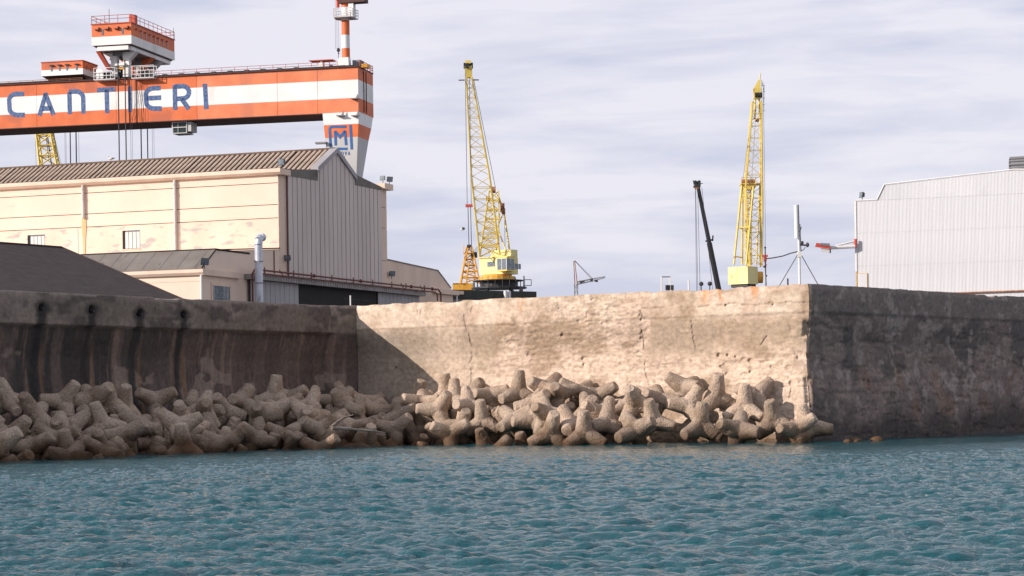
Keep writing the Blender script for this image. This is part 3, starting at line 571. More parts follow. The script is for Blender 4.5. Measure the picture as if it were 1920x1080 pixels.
TETS = [
(0.37,126.5,2.89,0.323,-0.028,0.01,-0.946,1), (-3.4,129.1,2.47,0.579,0.106,-0.793,0.158,1), (-3.88,130.6,2.79,0.122,0.055,0.043,-0.99,1),
(4.92,120.4,1.58,0.122,-0.465,0.667,-0.569,1), (1.26,122.1,1.33,0.167,-0.157,0.075,-0.971,1), (2.09,119.1,0.65,0.249,0.007,0.323,-0.913,1),
(9.65,119.2,1.99,0.124,-0.24,0.077,-0.96,1), (12.51,117.7,1.86,0.15,0.011,0.074,-0.986,1), (11.13,119.5,2.46,0.468,0.029,0.166,-0.868,1),
(10.03,116.8,0.9,0.37,-0.028,0.064,-0.927,1), (11.99,115.9,0.66,0.713,0.511,-0.295,-0.379,1), (14.96,115.5,0.68,0.343,-0.329,0.343,-0.81,1),
(15.67,115.9,0.77,0.981,0.065,-0.138,-0.118,1), (-3.49,123.5,0.57,0.166,-0.421,0.236,-0.86,1), (6.57,117.5,0.72,0.446,-0.206,0.497,-0.715,1),
(3.82,125.1,2.79,0.731,0.345,-0.329,-0.489,1), (6.33,120.8,1.94,0.447,-0.16,0.265,-0.839,1), (8.1,120.8,2.3,0.276,-0.502,0.498,-0.651,1),
(9.6,121,2.99,0.743,0.297,-0.369,-0.473,1), (4.85,124.3,2.56,0.199,-0.388,0.324,-0.839,1), (3.85,117.9,0.55,0.976,0.097,0.019,-0.194,1),
(-2.52,129.6,2.77,0.347,-0.219,0.322,-0.853,1), (-1.32,128.8,2.66,0.354,-0.4,0.381,-0.754,1), (-1.69,124.3,1.29,0.942,0.153,-0.002,-0.297,1),
(0.13,122.8,1.28,0.51,-0.247,0.405,-0.717,1), (7.63,118.3,1.21,0.955,0.178,-0.066,-0.228,1), (13.86,116.1,1.14,0.205,0.143,0.178,-0.952,1),
(-24.12,110.1,2.44,0.074,-0.716,0.472,-0.51,1), (-20.99,112,1.84,0.975,0.154,-0.126,-0.099,1), (-23.32,113.6,3.05,0.228,-0.277,0.176,-0.917,1),
(-22.21,115.3,3.15,0.425,-0.32,0.38,-0.756,1), (-20.86,117.5,2.74,0.294,-0.019,0.266,-0.918,1), (-19.54,119.6,3.06,0.836,0.422,-0.351,-0.012,1),
(-13.27,129.6,3,0.887,0.111,-0.435,-0.112,1), (-8.59,130.3,2.13,0.166,-0.438,0.189,-0.863,1), (-21.32,104.9,0.45,0.953,0.152,-0.008,-0.261,1),
(-8.16,123.4,0.44,0.294,-0.002,0.328,-0.898,1), (-19.68,111.2,1.28,0.399,-0.333,0.37,-0.77,1), (-17.08,120.7,2.29,0.076,-0.55,0.313,-0.77,1),
(-16.18,122.8,2.42,0.893,0.424,-0.049,-0.146,1), (-16.83,112,0.55,0.214,0.069,0.085,-0.971,1), (-13.86,118.2,0.81,0.86,0.318,-0.225,-0.33,1),
(-11.71,124.5,1.44,0.158,-0.024,0.151,-0.976,1), (-25.42,110.3,3.13,0.14,0.651,-0.535,0.519,1), (-5.79,131.9,2.73,0.216,-0.116,0.185,-0.952,1),
(-6.78,126,1.04,0.174,-0.36,0.246,-0.883,1), (-10.23,131.1,2.47,0.203,-0.387,0.326,-0.838,1), (-34.14,88.88,-0.74,0.264,-0.775,-0.41,-0.401,0),
(-31.41,92,-1.11,0.318,0.747,-0.072,-0.58,0), (-30.29,92.99,-0.99,0.058,0.497,0.788,-0.36,0), (-35.17,92.63,0.76,0.382,0.205,-0.031,0.901,0),
(-31.53,97.86,0.78,0.177,-0.889,-0.005,-0.423,0), (-28.16,97.06,-0.74,0.436,-0.487,-0.562,0.507,0), (-30.1,99.4,0.93,0.479,-0.866,0.104,-0.093,0),
(-26.85,98.55,-0.25,0.619,-0.66,0.02,-0.425,0), (-30.82,101.76,1.22,0.24,-0.59,-0.538,0.552,0), (-26.85,100.17,-0.21,0.585,0.235,-0.723,-0.281,0),
(-28.74,101.82,0.77,0.702,-0.218,-0.639,-0.228,0), (-25.54,99.98,0.34,0.008,0.248,0.901,0.356,0), (-23.9,100.73,-0.24,0.85,-0.123,0.442,-0.258,0),
(-23.54,103.37,-0.11,0.688,-0.454,0.067,0.563,0), (-22.05,103.34,-0.45,0.314,-0.681,-0.592,-0.295,0), (-26.78,104.74,1.4,0.296,-0.558,-0.422,-0.65,0),
(-25.79,102.73,1.99,0.977,-0.064,0.15,-0.134,0), (-24.32,102.51,0.79,0.338,-0.806,0.183,0.451,0), (-24.48,106.25,0.84,0.816,0.233,0.299,0.436,0),
(-20.88,103.41,0.29,0.084,0.529,0.23,-0.813,0), (-19.48,104.82,-0.69,0.258,-0.145,-0.13,0.946,0), (-19.2,106.49,-0.62,0.017,-0.808,-0.052,0.587,0),
(-25.95,106.05,2.51,0.619,-0.193,-0.352,-0.675,0), (-22.09,105.52,1.09,0.904,-0.145,-0.402,-0.022,0), (-17.34,109.03,-0.75,0.099,0.434,-0.44,-0.78,0),
(-18.86,108.68,-0.33,0.42,0.877,-0.189,-0.134,0), (-23.51,112.66,1.25,0.305,-0.683,-0.43,0.506,0), (-18.5,112.1,-0.01,0.263,0.558,-0.361,-0.699,0),
(-18.49,112.99,0.71,0.56,-0.127,0.255,0.778,0), (-20.98,114.58,1.08,0.207,0.058,0.794,0.569,0), (-17.15,113.68,-0.06,0.62,-0.172,0.074,-0.762,0),
(-18.59,116.3,0.83,0.318,-0.058,0.089,-0.942,0), (-16.98,115.17,0.39,0.042,0.179,-0.829,-0.528,0), (-19,118.3,1.37,0.527,-0.84,0.02,0.128,0),
(-17.03,117.08,0.42,0.587,-0.68,0.381,0.217,0), (-14.67,115.3,-0.59,0.053,0.905,-0.123,0.404,0), (13.22,118.69,2.42,0.372,0.539,0.742,-0.142,0),
(-15.19,118.46,0.14,0.264,0.281,0.794,0.469,0), (-11.38,117.66,-0.91,0.402,-0.56,-0.537,-0.487,0), (3.19,119.42,0.94,0.576,0.064,-0.243,-0.778,0),
(5.12,119.05,1.1,0.989,-0.094,0.065,-0.098,0), (6.69,118.96,2.18,0.211,-0.521,-0.801,0.204,0), (-15.67,121.09,0.79,0.29,0.669,-0.286,-0.622,0),
(-13.38,120.25,-0.06,0.401,0.812,0.093,-0.414,0), (0.67,120.28,-0.51,0.624,-0.284,0.689,-0.235,0), (1.87,120.58,1.67,0.464,-0.264,0.331,0.778,0),
(-11.9,122.05,-0.09,0.215,-0.825,-0.072,-0.518,0), (-10.03,122.49,-0.36,0.304,0.244,-0.757,-0.524,0), (-1.55,122.83,-0.28,0.154,0.664,-0.537,0.496,0),
(2.92,123.94,1.28,0.175,0.905,0.245,-0.3,0), (-10.13,123.34,0.86,0.197,0.782,0.433,-0.401,0), (-7.63,125.17,-0.3,0.627,-0.726,0.142,0.243,0),
(-5.51,124.5,-0.39,0.781,0.065,0.304,-0.541,0), (-0.04,124.36,1.02,0.763,-0.611,0.119,-0.175,0), (1.46,124.4,0.88,0.515,-0.046,-0.834,-0.192,0),
(-16.45,124.5,1.38,0.318,-0.672,-0.506,0.438,0), (-4.08,125.72,0.25,0.58,-0.758,-0.297,0.013,0), (-2.84,124.96,0.95,0.154,0.155,-0.33,0.918,0),
(-0.72,125.43,0.75,0.597,-0.77,-0.097,0.203,0), (1.99,124.97,2.97,0.381,0.865,0.023,0.325,0), (-7.78,127.2,0.67,0.288,-0.106,-0.059,0.95,0),
(-4.33,127.25,0.97,0.821,0.277,-0.207,-0.454,0), (-2.99,127.12,0.73,0.629,0.182,0.059,-0.753,0), (-1.55,126.9,1.15,0.308,0.076,-0.933,0.17,0),
(-11.68,126.61,2.61,0.497,0.679,-0.258,0.475,0), (-6.53,128.18,1.8,0.476,-0.124,-0.779,0.388,0), (-5.88,127.81,0.65,0.793,-0.434,0.423,-0.063,0),
(-33.18,90.42,-0.58,0.551,-0.769,0.319,0.058,0), (-32.16,92.72,-0.25,0.13,0.572,-0.173,0.791,0), (-30.42,94.07,-0.27,0.804,0.476,0.241,-0.262,0),
(-32.58,95.46,0.79,0.312,-0.012,-0.884,0.348,0), (-29.96,95.55,-0.29,0.978,0.043,-0.106,-0.175,0), (-31.3,95.77,0.32,0.819,-0.26,-0.347,-0.376,0),
(-27.69,95.73,-0.82,0.227,-0.629,-0.284,-0.687,0), (-29.52,101.91,1.77,0.255,-0.623,0.526,0.521,0), (-27.48,97.59,0.16,0.107,-0.096,0.546,-0.825,0),
(-28.49,100.18,0.41,0.839,-0.025,-0.514,-0.176,0), (-22.57,98.13,-0.84,0.255,-0.853,0.38,0.249,0), (-30.22,103.54,2.01,0.939,-0.222,-0.108,-0.238,0),
(-23.86,100.97,0.99,0.886,-0.16,-0.433,-0.038,0), (-26.83,101.81,0.47,0.351,0.698,0.208,-0.588,0), (-22.86,103.88,0.81,0.105,-0.386,0.916,-0.021,0),
(-23.67,108.45,0.92,0.459,-0.617,0.634,-0.084,0), (-18.76,102.71,-1.09,0.4,-0.512,-0.522,-0.553,0), (-22.43,110.98,1.7,0.123,-0.622,0.73,-0.254,0),
(-17.7,110.38,-0.36,0.048,0.041,-0.337,0.94,0), (-15.07,112.15,-1.14,0.354,0.744,-0.123,-0.553,0), (-15.8,113.87,0.45,0.863,-0.354,-0.356,0.061,0),
(-15.17,115.12,0.59,0.431,0.448,-0.231,-0.749,0), (-17.64,117.53,1.9,0.178,0.945,0.001,-0.275,0), (-16.33,118.44,1.13,0.242,-0.865,-0.254,0.359,0),
(-13.08,116.54,-0.91,0.72,0.168,0.044,0.671,0), (-16.9,119.53,2.55,0.566,-0.293,-0.737,0.225,0), (-11.8,119.58,-0.42,0.301,-0.416,-0.726,-0.457,0),
(-13.93,121.31,0.82,0.12,0.594,-0.646,-0.465,0), (-10.87,122.42,1.15,0.322,-0.419,-0.166,-0.833,0), (-8.62,121.85,0.1,0.69,0.519,0.482,-0.153,0),
(4.26,121.47,1.89,0.471,-0.066,0.875,0.093,0), (-5.22,122.38,-1.04,0.474,-0.094,-0.022,-0.875,0), (-15.58,124.52,2.84,0.228,-0.696,0.66,-0.169,0),
(-13.44,124.21,2.39,0.073,-0.41,0.909,-0.01,0), (-8.95,124.55,1.3,0.701,0.172,0.575,-0.385,0), (1.42,123.29,2.22,0.145,-0.873,0.429,-0.18,0),
(-12.62,125.1,1.92,0.823,-0.223,0.379,0.358,0), (-10.5,125.19,1.54,0.475,-0.842,-0.219,-0.127,0), (-8.35,128.93,2.22,0.901,-0.366,-0.209,0.102,0),
(-4.26,126.34,1.99,0.852,0.156,0.337,-0.369,0), (-13.86,127.57,3.17,0.956,0.018,0.073,-0.284,0), (-10.26,128.94,1.52,0.241,-0.366,-0.865,-0.245,0),
(-7.36,129.2,1.3,0.303,0.321,0.424,-0.791,0), (-5.34,128.66,2.4,0.838,-0.491,-0.106,-0.215,0), (-8.83,134.02,2.35,0.431,0.298,0.259,0.811,0),
(-31.6,90.75,-0.6,0.611,0.092,-0.578,0.533,0), (-35.23,93.9,1.29,0.47,0.149,0.37,0.787,0), (-33.15,93.81,0.64,0.793,0.378,-0.235,0.416,0),
(-28.52,93.57,-0.4,0.639,-0.127,-0.283,-0.704,0), (-34.55,95.6,1.19,0.147,-0.452,-0.646,0.597,0), (-33.15,97.6,1.3,0.116,0.728,-0.538,0.409,0),
(-28.58,99.41,1.69,0.399,0.653,0.639,-0.083,0), (-29.12,98.38,0.43,0.65,0.463,0.34,0.497,0), (-30,100.37,2.06,0.332,0.5,-0.722,-0.346,0),
(-29.29,96.54,0.09,0.145,-0.727,0.29,0.605,0), (-26.32,98.24,1.11,0.558,-0.645,0.117,0.509,0), (-23.95,98.86,-0.47,0.891,0.12,0.063,0.434,0),
(-28.63,102.8,2.78,0.002,-0.918,0.188,-0.349,0), (-27.52,101.66,1.95,0.391,0.877,-0.279,0.007,0), (-26.97,100.52,1.44,0.582,-0.283,0.573,0.503,0),
(-25.86,104.3,2.52,0.479,0.42,0.745,0.199,0), (-19.59,103.31,-0.42,0.215,0.583,0.373,0.689,0), (-24.1,104.85,1.34,0.611,-0.197,0.342,-0.686,0),
(-19.78,105.6,0.41,0.188,0.147,-0.969,-0.058,0), (-21.8,109.25,0.78,0.358,0.517,0.757,-0.178,0), (-22.06,106.8,1.57,0.191,0.736,0.433,0.484,0),
(-20.21,107.02,0.74,0.897,0.429,-0.001,0.106,0), (-21.7,113.8,1.76,0.935,0.246,-0.237,-0.1,0), (-20.46,109.55,0.29,0.472,0.739,-0.481,-0.018,0),
(-19.28,112.87,1.69,0.183,-0.697,-0.678,0.14,0), (-27.39,107.03,2.3,0.255,-0.262,-0.546,0.754,0), (-17.32,113.57,1.63,0.191,-0.214,-0.862,-0.417,0),
(-21.5,116.47,3,0.158,-0.188,0.481,0.842,0), (-15.48,116.8,0.56,0.734,0.574,-0.184,-0.313,0), (-11.8,118.4,0.4,0.51,-0.139,0.843,0.095,0),
(-10.26,116.87,0.13,0.195,0.009,-0.873,0.448,0), (-14.15,122.43,2.18,0.474,0.302,0.458,-0.689,0), (-12.54,120.85,0.94,0.089,-0.876,0.432,0.193,0),
(-0.94,119.27,-0.58,0.223,-0.579,0.761,-0.189,0), (-17.97,122.15,2.52,0.566,0.488,-0.301,0.593,0), (-11.51,123.03,2.03,0.327,0.277,-0.512,0.744,0),
(-10.26,120.58,0.35,0.22,-0.822,0.467,-0.241,0), (-6.39,122.8,-0.59,0.318,-0.193,-0.877,-0.303,0), (2.57,123.11,2.79,0.055,-0.338,-0.939,0.015,0),
(-15.22,125.61,2.45,0.704,0.086,0.499,-0.499,0), (-9.08,127.14,1.9,0.128,-0.838,-0.339,-0.409,0), (-2.54,125.32,2.14,0.131,0.439,0.504,-0.732,0),
(-12.17,127.79,2.18,0.69,-0.694,-0.13,0.162,0), (-9.04,131.83,2.71,0.088,-0.928,-0.346,0.104,0), (-9.7,126.15,2.59,0.244,-0.652,-0.683,0.221,0),
(-10.29,129.8,2.83,0.195,-0.644,-0.014,0.739,0), (-5.67,130.71,2.28,0.621,0.709,-0.215,0.255,0), (-7.41,133.13,1.86,0.196,-0.661,-0.098,0.718,0),
(-10.25,134.83,2.96,0.814,-0.214,-0.148,0.519,0)]

def sunlit(x, y, z):
    """is the block in the sun, i.e. right of the shadow that the left wall throws"""
    t = (Vector((x, y))-L0_); n = Vector((dL_.y, -dL_.x)); d = t.dot(n)              # distance in front of the left wall
    h = 8.5-d*SUN.z/max(1e-3, -(SUN.x*n.x+SUN.y*n.y)); return z+.6 > h
def wdist(p): return min(seg_dist(p.x, p.y, a, b) for a, b in ((LF, A_), (B_, C_), (C_, RF), (A_, B_)))
MARK = {'lit': [], 'dark': []}
tets = []
for i, (x, y, z, qw, qx, qy, qz, hero) in enumerate(TETS):
    z -= .34*max(0.0, min(1.0, (-4-x)/5))
    o = bpy.data.objects.new('tetrapod', TM[i % 4]); COL.objects.link(o); o.location = (x, y, z); o.rotation_mode = 'QUATERNION'
    o.rotation_quaternion = (qw, qx, qy, qz); r = random.uniform(.97, 1.05); o.scale = (r, r, r)
    w = wdist(Vector((x, y))); band = 'against the wall' if w < 2.3 else ("at the water's edge" if z < .55 else 'in mid heap')
    tets.append((o, sunlit(x, y, z), band, FPX*x/y+960))
_o = ['first', 'second', 'third', 'fourth', 'fifth', 'sixth', 'seventh', 'eighth', 'ninth']
ORD = _o+['tenth', 'eleventh', 'twelfth', 'thirteenth', 'fourteenth', 'fifteenth', 'sixteenth', 'seventeenth', 'eighteenth', 'nineteenth']
for t_, e_ in (('twenty', 'twentieth'), ('thirty', 'thirtieth'), ('forty', 'fortieth'), ('fifty', 'fiftieth'), ('sixty', 'sixtieth'), ('seventy', 'seventieth')): ORD += [e_]+[t_+'-'+k for k in _o]
def pose(o):
    d = [o.rotation_quaternion @ Vector(v) for v in ((0, 0, 1), (.943, 0, -.333), (-.471, .816, -.333), (-.471, -.816, -.333))]
    up = max(d, key=lambda v: v.z); fr = max(d, key=lambda v: -v.y)
    if up.z > .93: return 'upright'
    if fr.y < -.9: return 'end-on'
    return 'leaning '+('right' if up.x > 0 else 'left')
for lit in (True, False):
    for band in ('against the wall', "at the water's edge", 'in mid heap'):
        L = sorted([t for t in tets if t[1] == lit and t[2] == band], key=lambda t: t[3], reverse=lit)
        for k, t in enumerate(L):
            ref = 'from the sharp wall corner' if lit else "from the picture's left"
            tag(t[0], '%s tetrapod %s, %s %s, %s' % ('sunlit' if lit else 'shaded', band, ORD[k], ref, pose(t[0])), 'tetrapod', 'concrete tetrapods heaped in front of the sea walls')

# small loose rocks showing at the foot of the right wall
def rock(px, py, r, lab):
    p = at(px, py, CAM_H/(-ray(px, py).z)); b = bmesh.new(); bmesh.ops.create_icosphere(b, subdivisions=3, radius=r)
    s = random.random()*50
    for v in b.verts:
        c = v.co.normalized(); v.co *= 1+.35*(float(fbm(np.array([c.x*1.6+s]), np.array([c.y*1.6+c.z*1.3]), 3, 400)[0])-.5); v.co.z *= .62
    me = bpy.data.meshes.new('rock'); b.to_mesh(me); b.free(); me.polygons.foreach_set('use_smooth', [True]*len(me.polygons)); me.materials.append(M['tetra'])
    o = bpy.data.objects.new('rock', me); COL.objects.link(o); o.location = (p.x, p.y+r*.5, .02); tag(o, lab, 'rock', 'rocks awash at the foot of the walls')
rock(1605, 828, .33, 'small round rock awash in front of the dark right wall')
rock(1645, 827, .36, 'flat low rock awash furthest right before the dark wall')
rock(1590, 829, .22, 'tiny rock awash just right of the last tetrapod')

# driftwood caught between the blocks
def log(pts, r, lab):
    mb = MB(); n = len(pts)-1
    for k, (a, b) in enumerate(zip(pts, pts[1:])): mb.tube(a, b, r*(1-.6*k/n), r*(1-.6*(k+1)/n), 9)
    tag(mb.build('driftwood', M['wood'], smooth=True), lab, 'driftwood')
log([at(620, 802, 117.2), at(632, 791, 118), at(646, 783, 118.3), at(662, 778, 118.6)], .08, 'pale short driftwood branch slanting up out of the shaded tetrapods')
log([at(622, 803, 117.0), at(650, 803.5, 117.5), at(672, 806, 118.0), at(700, 808, 118.3), at(722, 812, 118.8)], .10, 'long dark driftwood log lying level on the shaded tetrapods')

# ------------------------------------------------------------------ the cream workshop
def frame_at(px, Y, a, z0=4.0):
    p = at(px, 400, Y); return Frame((p.x, Y, z0), a)
F1 = frame_at(523, 200, 20.5)
fac = tag(empty('factory', F1.o, F1.rz), 'cream plastered workshop with ribbed brown roof and grey clad gable end', 'factory')
def B(parent, name, mat, *boxes, smooth=False):
    mb = MB()
    for lo, hi in boxes: mb.box(lo, hi)
    return mb.build(name, mat, parent, smooth=smooth)
YL = 62.0
B(fac, 'wall_core', M['groove'], ((.06, .06, 0), (24.3, YL, 19.4)))
# long wall: plaster bands between recessed grooves
bands = [(0, 12.9, 'plaster'), (12.9, 15.43, 'plaster_worn'), (15.5, 16.66, 'plaster'), (16.73, 18.64, 'plaster'), (18.71, 19.42, 'plaster')]
wins = [(14.5, 16.4), (24.85, 26.8), (34.9, 36.8)]
for lo, hi, m in bands:
    if m == 'plaster_worn':
        edges = [0]+[e for w in wins for e in w]+[YL]
        mb = MB()
        for a, b in zip(edges[::2], edges[1::2]): mb.box((0, a, lo), (.061, b, hi))
        for a, b in wins: mb.box((0, a, lo), (.061, b, 13.2)); mb.box((0, a, 14.95), (.061, b, hi))
        mb.build('plaster_band', M[m], fac)
    else: B(fac, 'plaster_band', M[m], ((0, 0, lo), (.061, YL, hi)))
for y in (10.9, 21.2, 31.5): B(fac, 'plaster_pilaster', M['plaster'], ((-.05, y-.62, 12.7), (0.003, y+.62, 15.40)))
for a, b in wins:
    w = B(fac, 'window', M['glass'], ((.05, a+.02, 13.22), (.066, b-.02, 14.93)))
    B(w, 'reveal', M['joint'], ((.02, b-.30, 13.22), (.049, b-.02, 14.93)))
    for k in range(4):
        y = a+.06+k*.40; B(w, 'shutter_slat', M['sheet_white'], ((.0, y, 13.26), (.045, y+.33, 14.80)))
    B(w, 'sill', M['cornice'], ((-.07, a-.05, 13.12), (.05, b+.05, 13.21)))
# cornice running round the eave
mb = MB(); mb.prism([(-.55, 19.95), (-.55, 19.62), (-.30, 19.42), (.1, 19.42), (.1, 19.95)], 'y', -.45, YL); mb.build('cornice', M['cornice'], fac)
B(fac, 'cornice', M['cornice'], ((.1, -.45, 19.42), (1.65, .1, 19.95)))
B(fac, 'cornice', M['cornice'], ((22.95, -.5, 20.05), (25.1, .6, 20.65)))
B(fac, 'corner_pilaster', M['cornice'], ((0, -.0, 0), (1.62, .059, 19.41)))
for lo, hi in ((0, 12.8), (12.85, 16.1), (16.15, 18.2), (18.25, 20.04)): B(fac, 'corner_pilaster', M['cornice'], ((22.9, 0.0, lo), (24.45, YL if False else .9, hi)))
# wing roofs and the raised ribbed roof
mb = MB(); mb.hexa([(-.3, .12, 19.953), (8.0, .12, 20.35), (8.0, YL, 20.35), (-.3, YL, 19.953)], [(-.3, .12, 20.03), (8.0, .12, 20.45), (8.0, YL, 20.45), (-.3, YL, 20.03)])
mb.hexa([(16.5, .12, 20.40), (24.4, .12, 19.99), (24.4, YL, 19.99), (16.5, YL, 20.40)], [(16.5, .12, 20.5), (24.4, .12, 20.07), (24.4, YL, 20.07), (16.5, YL, 20.5)])
mb.build('wing_roof', M['dark_green'], fac)
RX, RZ, EX, EZ = 12.25, 22.95, 7.75, 20.45
B(fac, 'roof_core', M['roof_gap'], ((8.2, .3, 19.4), (16.3, YL, 20.4)))
mb = MB(); mb.prism([(EX+.1, EZ), (16.4, EZ), (RX, RZ-.04)], 'y', .3, YL); mb.build('roof_core', M['roof_gap'], fac)
me0 = None; pit = .56; nsh = int((YL-.3)/pit); ux = (RX-EX); uz = (RZ-EZ)
for side in (1, -1):
    me0 = None
    for k in range(nsh):
        if me0 is None:
            mb = MB(); w = pit*.62; x0, x1 = (EX-.15, RX) if side > 0 else (RX+(RX-EX)+.15, RX); z0_, z1_ = EZ-.08+.03, RZ+.03
            prof = [(0, 0), (.06, .05), (w*.5, .085), (w-.06, .05), (w, 0)]
            vs = [(x0, y, z0_+h) for y, h in prof]+[(x1, y, z1_+h) for y, h in prof]; n = len(prof)
            mb.add(vs, [(i, i+1, n+i+1, n+i) for i in range(n-1)]+[tuple(range(n)), tuple(range(n, 2*n))])
            o = mb.build('roof_sheet', M['roof_ribbed'], fac); me0 = o.data
        else:
            o = bpy.data.objects.new('roof_sheet', me0); COL.objects.link(o); o.parent = fac
        o.location = (random.uniform(-.03, .03), .2+k*pit, random.uniform(-.012, .012))
        if side > 0 and k % 19 == 7: o.location.x -= .12
mb = MB(); mb.tube((RX, .0, RZ+.09), (RX, YL, RZ+.09), .13, .13, 8); mb.build('ridge_cap', M['roof_gap'], fac)
# gable cladding boards, one by one, in front of the wall
def gtop(x):
    if 8.0 <= x <= 16.5: return 22.75-(abs(x-12.25))*(22.75-20.55)/4.25
    return 19.55+(.0 if x < 8 else .35)
B(fac, 'cladding_backing', M['joint'], ((1.64, -.06, 9.9), (22.88, -.002, 19.45)), ((8.02, -.06, 19.45), (16.48, -.002, 20.4)))
mb = MB(); mb.prism([(8.05, 20.3), (16.45, 20.3), (12.25, 22.7)], 'y', -.06, -.002); mb.build('cladding_backing', M['joint'], fac)
x = 1.72; bw = .965
while x < 22.7:
    x2 = min(x+bw-.12, 22.86); r = 21
    pts = [(x, 9.95), (x2, 9.95), (x2, gtop(x2))]
    if x < 12.25 < x2: pts.append((12.25, 22.75))
    if x < 8.0 < x2: pts += [(8.0, gtop(8.1)), (8.0, gtop(7.9))]
    if x < 16.5 < x2: pts = pts[:2]+[(x2, gtop(x2)), (16.5, gtop(16.6)), (16.5, gtop(16.4))]
    pts.append((x, gtop(x)))
    mb = MB(); mb.prism(pts, 'y', -.12-random.uniform(0, .03), -.061); mb.build('cladding_board', M['cladding'], fac); x += bw
# dark flashings on the wings, grey barge boards on the raised gable
mb = MB(); mb.prism([(1.66, 19.45), (8.0, 19.55), (8.0, 20.62), (1.66, 20.05)], 'y', -.17, -.005); mb.build('flashing', M['annex_roof'], fac)
mb = MB(); mb.prism([(16.5, 19.90), (22.9, 19.92), (22.9, 20.25), (16.5, 20.95)], 'y', -.17, -.005); mb.build('flashing', M['annex_roof'], fac)
for s in (-1, 1):
    e = 12.25+s*4.45; mb = MB(); mb.hexa([(12.25, -.32, 22.62), (e, -.32, 20.35), (e, .5, 20.35), (12.25, .5, 22.62)], [(12.25, -.32, 23.12), (e, -.32, 20.85), (e, .5, 20.85), (12.25, .5, 23.12)])
    mb.build('barge_board', M['cladding_light'], fac)
# lean-to wings either side
mb = MB(); mb.prism([(-14.8, 0), (-.003, 0), (-.003, 12.60), (-12.4, 11.70), (-14.62, 10.1), (-14.8, 9.5)], 'y', 0, 45); mb.build('side_wing', M['plaster'], fac)
mb = MB()
mb.hexa([(-15.0, -.12, 10.02), (-12.4, -.12, 11.715), (-12.4, 45, 11.715), (-15.0, 45, 10.02)], [(-15.0, -.12, 10.14), (-12.4, -.12, 11.84), (-12.4, 45, 11.84), (-15.0, 45, 10.14)])
mb.build('side_wing_roof', M['annex_roof'], fac)
for k in range(26):
    y = .6+k*1.7; o = B(fac, 'roof_seam', M['annex_roof'], ((0, 0, -.02), (3.1, .05, .02))); o.location = (-15.0, y, 10.14); o.rotation_euler = (0, -math.atan2(1.7, 2.6), 0)
mb = MB(); mb.tube((-12.4, -.14, 11.88), (-12.4, 45, 11.88), .06, .06, 6); mb.tube((-12.4, -.14, 11.86), (-15.02, -.14, 10.14), .05, .05, 6); mb.build('roof_edge', M['joint'], fac)
B(fac, 'flat_roof_edge', M['joint'], ((-12.35, -.06, 11.78), (-6, .3, 11.93)))
mb = MB(); mb.prism([(-12.35, 11.76), (-.05, 12.62), (-.05, 12.74), (-12.35, 11.86)], 'y', -.10, -.004); mb.build('flashing', M['joint'], fac)
mb = MB(); mb.prism([(-15.25, 10.0), (-15.25, 9.72), (-15.05, 9.5), (-14.803, 9.5), (-14.803, 10.0)], 'y', -.35, 45); mb.build('cornice', M['cornice'], fac)
B(fac, 'cornice', M['cornice'], ((-14.8, -.35, 9.5), (-8.2, -.003, 10.0)))
for z0, z1 in ((0, 8.95), (9.0, 9.49)): B(fac, 'plaster_band', M['plaster'], ((-14.84, .0, z0), (-14.802, 45, z1)))
mb = MB(); mb.prism([(24.46, 0), (42.2, 0), (42.2, 10.4), (41.5, 10.8), (37.9, 12.5), (24.46, 12.95)], 'y', 0.02, 45); mb.build('side_wing', M['cornice'], fac)
mb = MB(); mb.path([(24.5, -.02, 13.0), (37.9, -.02, 12.56), (41.6, -.02, 10.82)], .07, 6); mb.build('roof_edge', M['canopy'], fac)
B(fac, 'cornice', M['cornice'], ((36.3, -.4, 10.05), (43.0, .0, 10.55)))
w = B(fac, 'window', M['glass'], ((-13.0, -.03, 6.2), (-9.9, -.004, 8.7)))
for k in range(6): B(w, 'glazing_bar', M['grey_steel'], ((-13.0+k*.62-.025, -.06, 6.2), (-13.0+k*.62+.025, -.031, 8.7)))
for k in range(4): B(w, 'glazing_bar', M['grey_steel'], ((-13.0, -.065, 6.3+k*.7), (-9.9, -.062, 6.35+k*.7)))
B(w, 'frame', M['cornice'], ((-13.25, -.09, 6.2), (-13.003, -.004, 8.95)), ((-9.897, -.09, 6.2), (-9.65, -.004, 8.95)), ((-13.003, -.09, 8.703), (-9.897, -.004, 8.95)))
# door front: canopy, door leaves of boards, black sheet painting in the opening's darkness, beam on it
cn = MB()
for k in range(150):
    xa = -7.1+k*.262; cn.box((xa, -.92-(.03 if k % 2 else 0), 9.52), (xa+.262, -.004, 9.97))
cn.build('door_canopy', M['canopy'], fac)
def door(x0, x1, n):
    o = B(fac, 'sliding_door', M['joint'], ((x0, -.30, 0), (x1, -.21, 9.50))); w = (x1-x0)/n
    for k in range(n): B(o, 'door_board', M['cladding_light'], ((x0+k*w+.03, -.36, 0), (x0+(k+1)*w-.03, -.301, 9.50)))
door(-6.5, 3.1, 10); door(21.2, 31.9, 11)
B(fac, 'doorway_dark_sheet', M['interior'], ((3.1, -.20, 0), (21.2, -.185, 9.51)))
B(fac, 'door_opening_beam', M['dark_green'], ((13.2, -.23, 8.55), (20.2, -.203, 8.62)), ((17.9, -.23, 6), (18.0, -.203, 8.55)))
